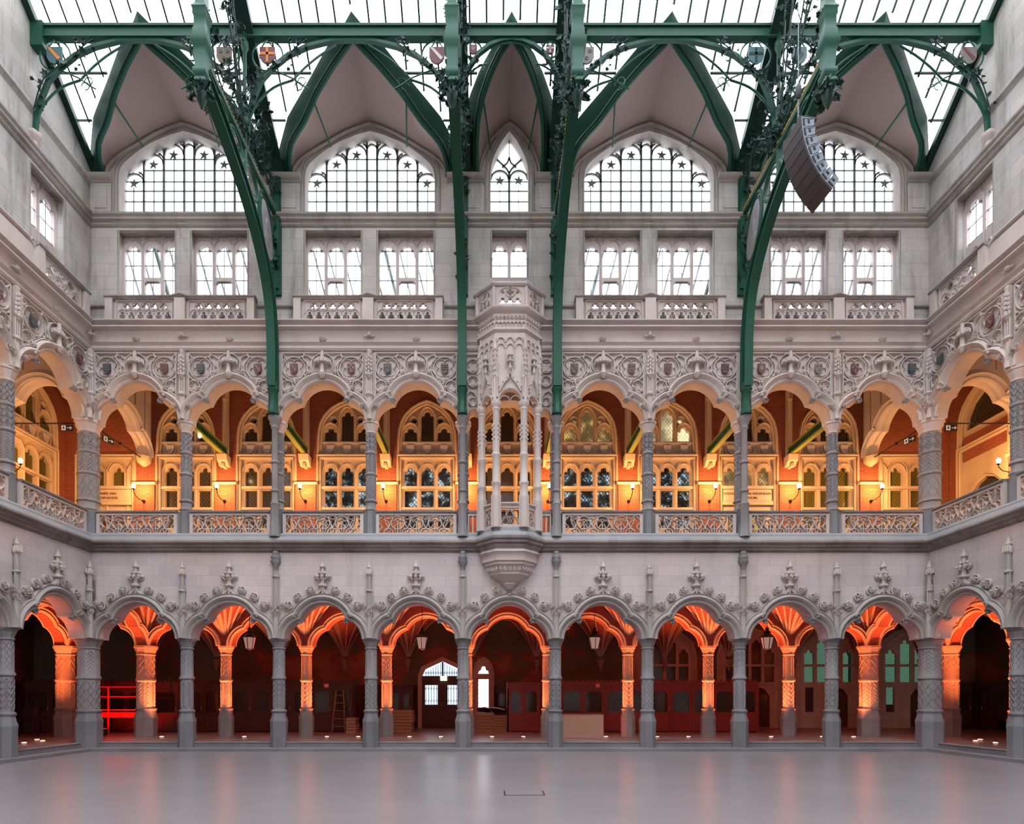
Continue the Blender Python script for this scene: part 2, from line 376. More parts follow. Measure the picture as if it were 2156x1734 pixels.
# string courses and cornices carried round the three walls
U = [(X0, YB), (X0, D), (X1, D), (X1, YB)]
def ucorn(name, prof, mat):
    f = MB(); f.sweep(U, prof, fn=lambda a, b, h: (a, b, h)); return struct(name, f, mat)
ucorn('trim_2', [(.3, 5.55), (-.03, 5.58), (-.09, 5.63), (-.09, 5.67), (-.16, 5.71), (-.16, 5.75), (-.25, 5.80), (-.25, 5.84), (-.2, 5.88), (.3, 5.9)], S_DARK)
ucorn('trim_3', [(.3, 5.88), (-.2, 5.88), (-.17, 5.96), (-.1, 6.0), (-.1, 6.06), (-.06, 6.1), (.3, 6.1)], S_LEDGE)
ucorn('trim_4', [(.1, 11.22), (-.05, 11.22), (-.09, 11.27), (-.05, 11.32), (-.05, 11.36), (-.12, 11.42), (-.02, 11.47), (.0, 11.50), (.1, 11.5)], S_CARV)
ucorn('trim_5', [(.1, 11.5), (0, 11.5), (-.01, 11.64), (-.08, 11.72), (-.08, 11.76), (-.2, 11.8), (-.2, 11.84), (-.12, 11.88), (-.25, 11.95), (-.25, 11.98), (.1, 12.0)], S_CARV)
ucorn('trim_6', [(.1, 14.7), (-.02, 14.7), (-.06, 14.74), (-.06, 14.79), (-.13, 14.84), (-.13, 14.9), (-.18, 14.95), (-.18, 15.0), (.1, 15.04)], S_UPM)
for nm, fn, s in (('trim_7', LF, 1), ('trim_8', RF, -1)):
    f = MB(); f.sweep([(0, 15.93), (D-YB, 15.93)], [(.1, -.02), (.1, 0), (.06, .07), (0, .09), (-.06, .03), (-.12, .0), (-.12, -.02)], fn=lambda a, b, h, fn=fn: fn(a, b, -h)); struct(nm, f, S_UPM)

# ---------------------------------------------------------------- generic carved pieces
def trefoil(zs, sc, sr, cz, cr, n=9):
    """cusped arch outline as three arcs, left to right"""
    d = sc; # intersection of the side circle (-sc,zs,sr) and the centre circle (0,cz,cr)
    best = None
    for i in range(1, 1800):
        a = radians(90+i*.05); x = cr*cos(a); z = cz+cr*sin(a)
        e = abs(hypot(x+sc, z-zs)-sr)
        if best is None or e < best[0]: best = (e, x, z)
    x, z = best[1:]
    aL = math.degrees(atan2(z-zs, x+sc)); aC = math.degrees(atan2(z-cz, x))
    return arc(-sc, zs, sr, 180, aL, n), arc(0, cz, cr, aC, 180-aC, n*2), arc(sc, zs, sr, 180-aL, 0, n), (x, z)
def curls(mb, cx, cz, r, y=-.03, seed=1, n=7, d=.05):
    """a lacy carved rosette: ring, curls and berries"""
    rnd = random.Random(seed)
    mb.tube([(cx+r*.85*cos(2*pi*i/12), y-.0, cz+r*.85*sin(2*pi*i/12)) for i in range(12)], r*.16, 5, True)
    for i in range(n):
        a = 2*pi*i/n+rnd.random(); q = r*(.35+.3*rnd.random()); c = (cx+q*cos(a), cz+q*sin(a)); rr = r*(.2+.12*rnd.random())
        mb.tube([(c[0]+rr*cos(t*.9+a), y-d*.6-.01*t, c[1]+rr*sin(t*.9+a)) for t in range(5)], r*.10, 4)
    for i in range(5):
        a = 2*pi*i/5+.4; mb.blob((cx+r*.5*cos(a), y-d*.4, cz+r*.5*sin(a)), r*.14, d*.6, r*.14, 5, 3)
    mb.blob((cx, y-d*.5, cz), r*.17, d*.7, r*.17, 6, 4)
ARCH_PROF = [(0, -.02), (.0, .04), (.035, .075), (.07, .05), (.09, .05), (.12, .12), (.165, .15), (.21, .12), (.235, .07), (.26, .10), (.285, .06), (.285, -.02)]
def archivolt(T, mat, parent, prof=ARCH_PROF, clamp=HB, name='archivolt'):
    f = MB()
    for part in T[:3]: f.sweep(part, prof, clamp=clamp)
    return f.build(name, mat, parent)
def lattice(mb, r, z0, z1, n=8, cell=.16, c=(0, 0), kind=0, skip=0):
    """low relief on the faces of an octagonal shaft"""
    ap = r*cos(pi/n); fw = 2*r*sin(pi/n)*.82
    for i in range(n):
        a = 2*pi*i/n; nx, ny = cos(a), sin(a); tx, ty = -ny, nx
        m_ = max(1, round((z1-z0)/cell)); h = (z1-z0)/m_
        def P(t, z, e): return (c[0]+nx*(ap+e)+tx*t, c[1]+ny*(ap+e)+ty*t, z)
        def bar(t0, za, t1, zb, w=.011):
            L = hypot(t1-t0, zb-za); px, pz = -(zb-za)/L*w, (t1-t0)/L*w
            mb.add([P(t0+px, za+pz, -.004), P(t1+px, zb+pz, -.004), P(t1-px, zb-pz, -.004), P(t0-px, za-pz, -.004), P(t0, za, .016), P(t1, zb, .016)],
                   [(0, 1, 5, 4), (4, 5, 2, 3), (0, 4, 3), (1, 2, 5)])
        for j in range(m_):
            za = z0+j*h; zb = za+h; zm = (za+zb)/2; q = fw/2
            if kind == 0: bar(-q, za, q, zb); bar(q, za, -q, zb)
            elif kind == 1: bar(-q, za, 0, zm); bar(0, zm, q, za); bar(-q, zm, 0, zb); bar(0, zb, q, zm)
            else: bar(-q, zm, 0, zb); bar(0, zb, q, zm); bar(q, zm, 0, za); bar(0, za, -q, zm); bar(-q*.4, zm, q*.4, zm)
def ground_column(name, label, R=.165, mat=S_COL, base=S_BLUE, kind=0, zb=.1, n=8):
    t = thing(name, label, 'column', group='ground arcade columns'); e = R-.165; k = R/.165 if R > .2 else 1
    f = MB(); f.lathe([(.235+e, zb), (.235+e, .78), (.245+e, .82), (.245+e, .86), (.2+e, .98), (.19+e, 1.07), (.215+e, 1.1), (.215+e, 1.14), (.18+e, 1.17)], n); f.build('base', base, t)
    f = MB(); f.lathe([(R, 1.17), (R, 2.0), (.2+e, 2.04), (.2+e, 2.08), (R+.005, 2.12), (R-.01, 2.9)], n)
    lattice(f, R, 1.22, 1.96, n, .15*k, kind=kind); lattice(f, R-.008, 2.16, 2.82, n, .15*k, kind=(kind+1) % 3); f.build('shaft', mat, t)
    f = MB(); f.lathe([(R-.01, 2.86), (.19+e, 2.89), (R, 2.92), (R+.01, 2.97), (.21+e, 3.04), (.215+e, 3.08), (.245+e, 3.1), (.25+e, 3.17)], n); f.build('capital', mat, t)
    return t
KNAME = {'back': 'far', 'left': 'left', 'right': 'right'}
def place(side, k):
    if side == 'back': return (bayx(k), D, 0), 0
    if side == 'left': return (X0, D-(k+.5)*B, 0), pi/2
    return (X1, D-(k+.5)*B, 0), -pi/2
def placec(side, k, off=0):
    if side == 'back': return (colx(k), D+off, 0), 0
    if side == 'left': return (X0-off, D-k*B, 0), pi/2
    return (X1+off, D-k*B, 0), -pi/2
# ---------------------------------------------------------------- ground arcade
cols = [ground_column('arcade_column', '', kind=k) for k in range(3)]
cbig = ground_column('arcade_column', 'thick grey carved corner column of the ground arcade at the far left corner', .28, kind=0)
cbig.location = (X0-.16, D+.16, 0); dup(cbig, (X1+.16, D+.16, 0), 0, 'thick grey carved corner column of the ground arcade at the far right corner')
used = set()
def put(lst, i, loc, rz, label):
    i = i % len(lst)
    if id(lst[i]) not in used:
        used.add(id(lst[i])); o = lst[i]; o.location = loc; o.rotation_euler = (0, 0, rz); o['label'] = label; return o
    return dup(lst[i], loc, rz, label)
for k in range(1, 9):
    l, r = placec('back', k, .19); put(cols, k, l, r, 'slim grey column of the far ground arcade, %s of eight' % ordl(k-1, 8))
for sd in ('left', 'right'):
    for k in (1, 2, 3):
        l, r = placec(sd, k, .19); dup(cols[(k+1) % 3], l, r, 'grey carved ground arcade column, %s side wall, %s' % (sd, NEAR[k-1]))
# arches with crockets and finial
TG = trefoil(3.15, .52, .56, 3.46, .69)
TGi = trefoil(3.15, .52, .56, 3.46, .69)
def offs(T, d):
    pass
def spandrel(T, z1, y0, y1, mat, parent, hb=HB, name='spandrel_wall'):
    pts = T[0]+T[1][1:-1]+T[2]; zs = T[0][0][1]
    f = MB(); f.plate([[(-hb, zs)]+pts+[(hb, zs), (hb, z1), (-hb, z1)]], y0, y1); return f.build(name, mat, parent)
def finial(parent, z0=4.42, h=.93):
    f = MB(); s = h/.93
    f.sweep([(-.16, z0-.02), (-.06, z0+.06), (0, z0+.22)], [(-.02, 0), (-.02, .1), (.02, .1), (.02, 0)]); f.sweep([(.16, z0-.02), (.06, z0+.06), (0, z0+.22)], [(-.02, 0), (-.02, .1), (.02, .1), (.02, 0)])
    f.lathe([(.03, 0), (.05, .16), (.13, .2), (.13, .25), (.06, .27), (.05, .36), (.085, .42), (.05, .44), (.05, .50), (.08, .54), (.045, .6), (.04, .70), (.085, .73), (.085, .76), (.05, .8), (.03, .86), (.015, .93)], 8, (0, -.06, z0))
    for i in range(8):
        a = 2*pi*i/8; f.blob((.19*cos(a), -.06+.1*sin(a), z0+.47), .055, .06, .055, 6, 4)
        f.blob((.1*cos(a), -.06+.08*sin(a), z0+.57), .045, .045, .05, 5, 3)
        f.tube([(.12*cos(a), -.06+.08*sin(a), z0+.38), (.2*cos(a), -.06+.13*sin(a), z0+.42), (.23*cos(a), -.06+.14*sin(a), z0+.5)], .022, 5)
    f.build('finial', S_CARV, parent)
def crocket(parent, cx, cz, r, seed, ang=0, mat=None):
    f = MB(); f.plate([arc(cx, cz, r*.95, 0, 360, 12)[:-1]], -.035, 0); curls(f, cx, cz, r, -.055, seed, 8, .09); f.build('crocket', mat or S_CARV, parent)
def ground_arch():
    t = thing('trefoil_arch', '', 'arch', group='trefoil arches of the ground arcade')
    spandrel(TG, 5.6, 0, .45, S_PALE, t); archivolt(TG, S_COL2, t)
    for s in (-1, 1):
        for i, (x, z) in enumerate(((.97, 4.08), (.69, 4.32), (.345, 4.50))): crocket(t, s*x, z, .135, i+3+int(s))
        f = MB(); cx, cz = TG[3]; f.M = Matrix.Translation((-s*cx, .06, cz-.03)); f.blob((0, 0, 0), .05, .09, .05, 6, 4)
        for i in range(6): f.blob((.06*cos(i*pi/3), -.05, .06*sin(i*pi/3)), .035, .05, .035, 5, 3)
        f.build('cusp_flower', S_COL, t)
    finial(t)
    return t
S_COL2 = stone('archivolt_stone', (.42, .375, .355), (.33, .30, .29), stain=(.17, .15, .14), st=.5, fine=14)
g0 = ground_arch(); l, r = place('back', 0); g0.location = l; g0['label'] = 'crocketed trefoil arch of the far ground arcade, leftmost of nine'
for k in range(1, 9):
    l, r = place('back', k)
    dup(g0, l, r, 'crocketed trefoil arch of the far ground arcade, %s' % ('the middle one under the balcony' if k == 4 else ordl(k, 9)+' of nine'), skip=('finial',) if k == 4 else ())
for sd in ('left', 'right'):
    for k in range(3): l, r = place(sd, k); dup(g0, l, r, 'crocketed trefoil arch of the ground arcade on the %s side wall, %s' % (sd, NEAR[k]))
# pinnacle shafts between the arches
def pinnacle(tall):
    t = thing('wall_shaft' if tall else 'pinnacle_shaft', '', 'pinnacle', group='slim shafts between the ground arches')
    f = MB(); f.lathe([(.10, 3.17), (.085, 3.3), (.07, 3.9)], 8, (0, -.05, 0)); curlz = MB()
    top = 5.35 if tall else 4.95
    f.lathe([(.055, 3.9), (.055, top-.5), (.08, top-.5), (.1, top-.47), (.08, top-.44), (.06, top-.42), (.055, top-(.25 if tall else .05))], 8, (0, -.06, 0))
    for s in (-1, 1): f.lathe([(.022, 3.9), (.022, top-.3)], 6, (s*.06, -.08, 0))
    f.build('shaft', S_COL2, t)
    f = MB()
    for i, (x, z) in enumerate(((0, 3.98), (.1, 4.05), (-.1, 4.05), (.18, 4.12), (-.18, 4.12), (.0, 3.82), (.06, 3.9), (-.06, 3.9))): curls(f, x, z, .07, -.08, i, 5)
    f.build('leaf_corbel', S_CARV, t)
    f = MB()
    if tall: f.lathe([(.06, 5.08), (.07, 5.2), (.13, 5.28), (.14, 5.33), (.1, 5.35), (.13, 5.4), (.13, 5.45), (.09, 5.48), (.1, 5.54), (.06, 5.6)], 8, (0, -.07, 0)); f.build('capital', S_COL, t)
    else:
        f.lathe([(.055, 4.9), (.085, 4.93), (.085, 5.05), (.05, 5.1), (.07, 5.14), (.04, 5.2), (.02, 5.3)], 8, (0, -.06, 0))
        for s in (-1, 0, 1): f.lathe([(.03, 4.95), (.03, 5.02), (.005, 5.12)], 6, (s*.06, -.13, 0))
        f.build('pinnacle_top', S_CARV, t)
    return t
pt, ps = pinnacle(True), pinnacle(False)
for k in range(0, 10):
    l, r = placec('back', k)
    if k in (0, 9): l = (l[0]+(.1 if k == 0 else -.1), D-.1, 0)
    lab = ('tall wall shaft with bell capital under the cornice, %s of four' % ORD[{2: 0, 4: 1, 5: 2, 7: 3}[k]]) if k in (2, 4, 5, 7) else \
        ('slim stone pinnacle shaft in the %s corner above the thick column' % ('left' if k == 0 else 'right') if k in (0, 9) else 'slim stone pinnacle between arches of the far wall, %s of four' % ORD[{1: 0, 3: 1, 6: 2, 8: 3}[k]])
    src = pt if k in (2, 4, 5, 7) else ps
    if src.get('label'): dup(src, l, r, lab)
    else: src.location = l; src['label'] = lab
for sd in ('left', 'right'):
    for k in (1, 2, 3): l, r = placec(sd, k); dup(ps, l, r, 'slim stone pinnacle shaft on the %s side wall, %s' % (sd, NEAR[k-1]))
# ---------------------------------------------------------------- inner row of columns, vaults
icols = [ground_column('inner_column', '', kind=k, mat=S_VAULT, base=S_COL, zb=.25) for k in range(2)]
ibig = ground_column('inner_column', '', .27, kind=1, mat=S_VAULT, base=S_COL, zb=.25)
used2 = {}
def puti(src, loc, rz, lab):
    if not src.get('label'): src.location = loc; src['label'] = lab; src['group'] = 'inner row of uplit columns'; return
    dup(src, loc, rz, lab, 'inner row of uplit columns')
for k in range(0, 10):
    big = k in (0, 9)
    puti(ibig if big else icols[k % 2], (colx(k), D+B, 0), 0, 'orange-lit carved column of the inner row, %s' % ordl(k, 10))
puti(ibig, (X0-B, D+B, 0), 0, 'thick orange-lit corner column seen through the nearest arch of the left side wall')
puti(ibig, (X1+B, D+B, 0), 0, 'thick orange-lit corner column seen through the nearest arch of the right side wall')
for s, x in (('left', X0-B), ('right', X1+B)):
    for k in range(0, 4): puti(ibig if k == 0 else icols[k % 2], (x, D-k*B, 0), 0, 'orange-lit carved column inside the %s aisle, %s' % (s, NEAR[k]))
TI = trefoil(3.17, .50, .56, 3.40, .70)
IPROF = [(0, -.02), (0, .05), (.04, .08), (.08, .04), (.12, .1), (.16, .06), (.16, -.02)]
def inner_arch():
    t = thing('aisle_arch', '', 'arch', group='inner aisle arches')
    spandrel(TI, 4.8, -.16, .16, VBRICK, t); 
    f = MB()
    for part in TI[:3]:
        f.sweep(part, [(q, h+.16) for q, h in IPROF], clamp=HB); f.sweep(part, [(q, -h-.16) for q, h in IPROF], clamp=HB)
    f.build('archivolt', S_VAULT, t); return t
ia = inner_arch(); ia.location = (bayx(0), D+B, 0); ia['label'] = 'orange-lit inner trefoil arch behind the far arcade, leftmost'
for k in range(-1, 10):
    if k: dup(ia, (bayx(k), D+B, 0), 0, 'orange-lit inner trefoil arch behind the far arcade, %s' % ('beyond the left corner column' if k < 0 else 'beyond the right corner column' if k == 9 else ordl(k, 9)))
for s, x, rz in (('left', X0-B, pi/2), ('right', X1+B, -pi/2)):
    for k in range(-1, 3): dup(ia, (x, D-(k+.5)*B, 0), rz, 'orange-lit inner trefoil arch along the %s aisle, %s' % (s, NEAR[k+1]))
for s, x in (('left', X0), ('right', X1)):
    dup(ia, (x, D+HB, 0), pi/2, 'orange-lit trefoil arch crossing the aisle behind the %s corner column' % s)
    dup(ia, (x+(-HB if s == 'left' else HB), D, 0), 0, 'orange-lit trefoil arch crossing the %s side aisle at its corner column' % s)
def vault(ly, zs, H, name='fan_vault', R=1.33, angs=(3, 20, 36, 54, 70, 87), rr_=.046):
    """one vault cell, x in +-HB, y in 0..ly; fans spring from the four corners"""
    t = bpy.data.objects.new('ceiling_vault', None); COL.objects.link(t); t['kind'] = 'structure'; t['label'] = ''; ky = 1.307/(ly/2)
    def zz(x, y):
        dx = HB-abs(x); dy = min(y, ly-y)*ky; q = min(hypot(dx, dy)/R, 1)
        return zs+H*(.72*sin(q*pi/2)+.28*sqrt(max(0, 1-(1-q)**2)))
    f = MB(); nx, ny = 20, 20; vs = []; fs = []
    for j in range(ny+1):
        for i in range(nx+1):
            x = -HB+2*HB*(.5-.5*cos(pi*i/nx)); y = ly*(.5-.5*cos(pi*j/ny)); vs.append((x, y, zz(x, y)))
    for j in range(ny):
        for i in range(nx): a = j*(nx+1)+i; fs.append((a, a+1, a+nx+2, a+nx+1))
    f.add(vs, fs); f.build('vault_web', VBRICK, t)
    f = MB()
    for sx in (-1, 1):
        for sy in (0, 1):
            for a in angs:
                pts = []
                for q in range(0, 11):
                    rr = .06+(1.38-.06)*(q/10)**1.4; dx = rr*cos(radians(a)); dy = rr*sin(radians(a))/ky
                    dx = min(dx, HB); dy = min(dy, ly/2); x = sx*(HB-dx); y = dy if sy == 0 else ly-dy
                    pts.append((x, y, zz(x, y)-.02))
                f.tube(pts, rr_, 5)
            f.tube([(sx*(HB-R*cos(radians(a))), (R*sin(radians(a))/ky) if sy == 0 else ly-R*sin(radians(a))/ky, zs+H-.02) for a in range(0, 91, 10)], .04, 5)
    f.blob((0, ly/2, zs+H-.03), .12, .12, .07, 8, 4)
    f.tube([(-HB*.45, ly/2, zs+H-.02), (0, ly/2-.4, zs+H-.02), (HB*.45, ly/2, zs+H-.02), (0, ly/2+.4, zs+H-.02)], .03, 5, True)
    f.build('ribs', S_VAULT, t)
    return t
v1 = vault(B, 3.17, 1.52); v1.location = (bayx(0), D+.02, 0); v1['label'] = 'red-lit fan vault cell behind the far ground arcade, leftmost'
for k in range(1, 9): dup(v1, (bayx(k), D+.02, 0), 0, 'red-lit fan vault cell behind the far ground arcade, %s' % ordl(k, 9))
for s, x, rz in (('left', X0, pi/2), ('right', X1, -pi/2)):
    for k in range(-1, 3): dup(v1, (x, D-(k+.5)*B, 0), rz, 'red-lit fan vault cell over the %s side aisle, %s' % (s, NEAR[k+1]))
v2 = vault(OUT-B, 2.95, 1.75, 'rear_vault', angs=(4, 32, 58, 86), rr_=.028)
def corb(v):
    for sx in (-1, 1):
        f = MB(); f.lathe([(.01, 2.55), (.05, 2.62), (.06, 2.72), (.10, 2.78), (.12, 2.9), (.14, 2.96), (.14, 3.05)], 8, (sx*HB, OUT-B-.06, 0)); f.build('corbel', S_VAULT, v)
corb(v2); v2.location = (bayx(0), D+B, 0); v2['label'] = 'dim ribbed vault cell of the rear aisle, leftmost'
for k in range(-2, 11):
    if k: dup(v2, (bayx(k), D+B, 0), 0, 'dim ribbed vault cell of the rear aisle, %s' % ('%s beyond the left corner' % ('far' if k == -2 else 'near') if k < 0 else '%s beyond the right corner' % ('far' if k == 10 else 'near') if k > 8 else ordl(k, 9)))
for s, x, rz in (('left', X0-B, pi/2), ('right', X1+B, -pi/2)):
    for k in range(0, 3): dup(v2, (x, D-(k+.5)*B, 0), rz, 'dim ribbed vault cell deep in the %s side aisle, %s' % (s, NEAR[k]))
# ---------------------------------------------------------------- gallery columns, arches, frieze, balustrade
def gallery_column(R=.145, big=False, double=False, kind=0):
    t = thing('gallery_column', '', 'column', group='gallery columns'); e = R-.145; n = 8
    f = MB(); f.lathe([(.2+e, 6.0), (.19+e, 6.1), (.17+e, 6.14), (.165+e, 6.78)], n)
    if not big: f.box(-.185, .185, -.1, .2, 6.08, 6.72)
    f.build('pedestal', S_BLUE, t)
    f = MB(); f.lathe([(.165+e, 6.76), (.19+e, 6.8), (R, 6.88), (R, 7.0), (.185+e, 7.03), (.185+e, 7.06), (R, 7.1), (R, 7.75), (.18+e, 7.79), (.18+e, 7.82), (R-.005, 7.86), (R-.005, 8.35), (.175+e, 8.39), (.175+e, 8.42), (R-.01, 8.46), (R-.01, 9.0)], n)
    for i, (a, b) in enumerate(((7.12, 7.73), (7.88, 8.34), (8.48, 8.94))): lattice(f, R-.003, a, b, n, .14*(R/.145 if big else 1), kind=(kind+i) % 3)
    f.build('shaft', S_COL, t)
    f = MB(); f.lathe([(R-.01, 8.94), (.17+e, 8.97), (R, 9.0), (R+.01, 9.06), (.2+e, 9.14), (.21+e, 9.2), (.24+e, 9.22), (.24+e, 9.29)], n); f.build('capital', S_CARV, t)
    if double:
        c = (0, -.3, 0); f = MB()
        f.lathe([(.15, 5.98), (.14, 6.1), (.125, 6.14), (.12, 6.85), (.14, 6.89), (.09, 6.96), (.085, 7.2), (.12, 7.24), (.12, 7.27), (.085, 7.3), (.085, 8.0), (.12, 8.03), (.12, 8.06), (.085, 8.1), (.08, 8.95), (.11, 9.0), (.09, 9.04), (.1, 9.1), (.16, 9.2), (.18, 9.24), (.18, 9.32)], 8, c)
        f.box(-.14, .14, -.3, -.1, 6.0, 6.3); f.build('front_shaft', S_COL, t)
    return t
gc = [gallery_column(kind=k) for k in range(3)]; gd = gallery_column(double=True, kind=1); gb = gallery_column(.27, True)
def first(o, loc, rz, lab):
    if not o.get('label'): o.location = loc; o.rotation_euler = (0, 0, rz); o['label'] = lab; return o
    return dup(o, loc, rz, lab)
for k in range(0, 10):
    l, r = placec('back', k, .17); lab = 'carved grey gallery column, far wall, %s of ten' % ordl(k, 10)
    if k == 0: l = (X0-.15, D+.15, 0); lab = 'thick carved gallery column in the far left corner'
    if k == 9: l = (X1+.15, D+.15, 0); lab = 'thick carved gallery column in the far right corner'
    if k in (2, 4, 5, 7): lab = 'doubled gallery column carrying a green rib, %s' % ORD[{2: 0, 4: 1, 5: 2, 7: 3}[k]]
    first(gb if k in (0, 9) else gd if k in (2, 4, 5, 7) else gc[k % 3], l, r, lab)
for sd in ('left', 'right'):
    for k in (1, 2, 3): l, r = placec(sd, k, .17); first(gc[k % 3], l, r, 'carved grey gallery column on the %s side wall, %s' % (sd, NEAR[k-1]))
TU = trefoil(9.28, .58, .58, 9.67, .68)
UPROF = [(0, -.02), (.0, .03), (.04, .07), (.08, .04), (.10, .05), (.14, .12), (.18, .15), (.22, .12), (.24, .06), (.265, .09), (.285, .05), (.285, -.02)]
SHC = [flat('shield_'+n, c, .6, var=.3) for n, c in (('red', (.17, .055, .055)), ('slate', (.07, .075, .085)), ('brown', (.14, .085, .06)), ('teal', (.04, .08, .08)), ('grey', (.20, .18, .17)))]
def shield_outline(cx, cz, w, h): return [(cx-w, cz+h), (cx+w, cz+h), (cx+w, cz-.2*h), (cx+.75*w, cz-.62*h), (cx+.35*w, cz-.9*h), (cx, cz-h), (cx-.35*w, cz-.9*h), (cx-.75*w, cz-.62*h), (cx-w, cz-.2*h)]
def shield(parent, cx, cz, w, h, mat, em, kind, y=-.06, name='shield', d=.04):
    f = MB(); f.plate([shield_outline(cx, cz, w, h)], y-d, y); s = f.build(name, mat, parent)
    f = MB(); y1 = y-d-.008
    if kind == 0: f.box(cx-w*.15, cx+w*.15, y1, y-d, cz-h*.8, cz+h*.95); f.box(cx-w*.95, cx+w*.95, y1, y-d, cz+h*.05, cz+h*.35)
    elif kind == 1:
        for q in (.6, .2, -.2): f.box(cx-w*.9, cx+w*.9, y1, y-d, cz+h*q-.04*h, cz+h*q+.12*h)
    elif kind == 2: f.plate([[(cx-w*.9, cz+h*.9), (cx-w*.5, cz+h*.9), (cx+w*.8, cz-h*.3), (cx+w*.5, cz-h*.6)]], y1, y-d)
    elif kind == 3:
        for a, b in ((-.45, .5), (.45, .5), (0, -.35)): f.plate([circ(cx+a*w, cz+b*h, w*.26, 8)], y1, y-d)
    else: f.plate([[(cx, cz+h*.8), (cx+w*.6, cz+.1*h), (cx, cz-h*.6), (cx-w*.6, cz+.1*h)]], y1, y-d)
    f.build('emblem', em, s); return s
def foils(f, cx, cz, r, n=3, a0=90, w=.022, d=.045, y=.0):
    for i in range(n):
        a = radians(a0+360*i/n); c = (cx+r*.48*cos(a), cz+r*.48*sin(a)); b = math.degrees(a)
        f.bar(arc(c[0], c[1], r*.44, b-105, b+105, 8), w, y, y+d)
def frieze_tracery(parent):
    f = MB(); w = .036; d = .075; y = -.005
    f.bar([(-1.13, 9.75), (-1.13, 11.14), (1.13, 11.14), (1.13, 9.75)], .04, y, d)
    for s in (-1, 1):
        c = circ(s*.80, 10.72, .31, 24); f.bar(c, w, y, d, True); f.bar(arc(s*.80, 10.72, .385, 150 if s > 0 else -60, 330 if s > 0 else 30 if False else 120, 14) if s > 0 else arc(s*.80, 10.72, .385, 210, 390, 14), w, y, d)
        foils(f, s*.8, 10.74, .30, 4, 45)
        P = lambda pts: f.bar([(s*a, b) for a, b in pts], w, y, d)
        P([(.33, 10.98), (.40, 11.06), (.50, 11.08), (.56, 11.02), (.5, 10.92), (.42, 10.86), (.38, 10.76)])
        P([(.30, 10.60), (.42, 10.66), (.5, 10.62), (.56, 10.5), (.66, 10.4), (.8, 10.38)])
        P([(1.11, 10.46), (1.0, 10.40), (.8, 10.38), (.72, 10.26), (.60, 10.22)])
        P([(.14, 10.52), (.3, 10.60), (.42, 10.56), (.5, 10.44), (.6, 10.22)])
        f.bar(arc(s*.98, 10.22, .155, 0, 360, 16)[:-1], w, y, d, True); foils(f, s*.98, 10.22, .15, 3)
        f.bar(arc(s*.66, 10.33, .13, -30, 210, 12), w, y, d); f.bar(arc(s*.4, 10.55, .11, 0, 200, 10), w, y, d)
        f.bar(arc(s*.97, 9.90, .14, -20, 200, 12), w, y, d); foils(f, s*.97, 9.88, .12, 3)
        P([(1.11, 10.08), (.98, 10.06), (.86, 10.04)])
        P([(1.13, 11.14), (1.03, 11.0), (1.11, 10.9)]); P([(.5, 11.14), (.56, 11.04), (.64, 11.02)])
    f.bar(circ(0, 10.82, .31, 24), w*1.1, y, d, True); foils(f, 0, 10.84, .30, 4, 45)
    return f.build('tracery', S_CARV, parent)
def canopy_boss(parent):
    f = MB(); f.lathe([(.05, 10.42), (.1, 10.48), (.12, 10.54), (.09, 10.58), (.06, 10.62), (.055, 10.8), (.07, 10.82), (.05, 10.9), (.055, 11.05), (.035, 11.17)], 8, (0, -.1, 0))
    for i in range(7):
        a = pi*(1.0+i/6); f.blob((.19*cos(a), -.08+.11*sin(a), 10.86), .07, .055, .045, 6, 4); f.blob((.12*cos(a), -.1+.07*sin(a), 10.94), .045, .04, .05, 5, 3)
    for s in (-1, 1): f.tube([(0, -.1, 10.93), (s*.12, -.12, 10.97), (s*.22, -.1, 10.9), (s*.24, -.08, 10.8)], .025, 5)
    f.build('canopy_boss', S_CARV, parent)
def gallery_arch():
    t = thing('gallery_arch', '', 'arch', group='gallery arches with carved frieze')
    spandrel(TU, 11.24, 0, .42, S_CARV, t); archivolt(TU, S_CARV, t, UPROF); frieze_tracery(t); canopy_boss(t)
    for s in (-1, 1):
        for i, (x, z) in enumerate(((1.12, 9.66), (.84, 10.12), (.36, 10.56))): crocket(t, s*x, z, .10, i+int(s)+9)
        f = MB(); cx, cz = TU[3]; f.M = Matrix.Translation((-s*cx, .04, cz-.02)); f.blob((0, 0, 0), .05, .09, .05, 6, 4)
        for i in range(6): f.blob((.055*cos(i*pi/3), -.06, .055*sin(i*pi/3)), .033, .05, .033, 5, 3)
        f.build('cusp_flower', S_COL, t)
    f = MB(); f.lathe([(.02, 11.48), (.09, 11.52), (.11, 11.56), (.05, 11.58)], 8, (0, -.02, 0)); f.build('small_boss', S_CARV, t)
    return t
ga = gallery_arch()
def add_shields(root, a, b):
    for s, (k, m_, e) in ((-1, a), (1, b)):
        if root.get('side_'): pass
        shield(root, s*.80, 10.69, .105, .14, SHC[m_], SHC[e], k, y=-.05)
SHD = [((1, 1, 4), (4, 2, 0)), ((1, 1, 4), (2, 0, 4)), ((2, 0, 4), (0, 0, 4)), ((3, 1, 4), (1, 2, 1)), None, ((2, 2, 1), (3, 2, 1)), ((4, 0, 1), (1, 0, 3)), ((4, 0, 4), (3, 4, 2)), ((0, 0, 4), (1, 3, 4))]
plain = ga
bays = [('back', k) for k in range(9) if k != 4]+[(s, k) for s in ('left', 'right') for k in range(3)]
made = []
for i, (sd, k) in enumerate(bays):
    l, r = place(sd, k)
    lab = 'gallery arch with carved frieze, far wall, %s of eight' % ordl(k if k < 4 else k-1, 8) if sd == 'back' else 'gallery arch with carved frieze on the %s side wall, %s' % (sd, NEAR[k])
    if i == 0: made.append((ga, l, r, lab)); continue
    made.append((dup(plain, l, r, lab), l, r, lab))
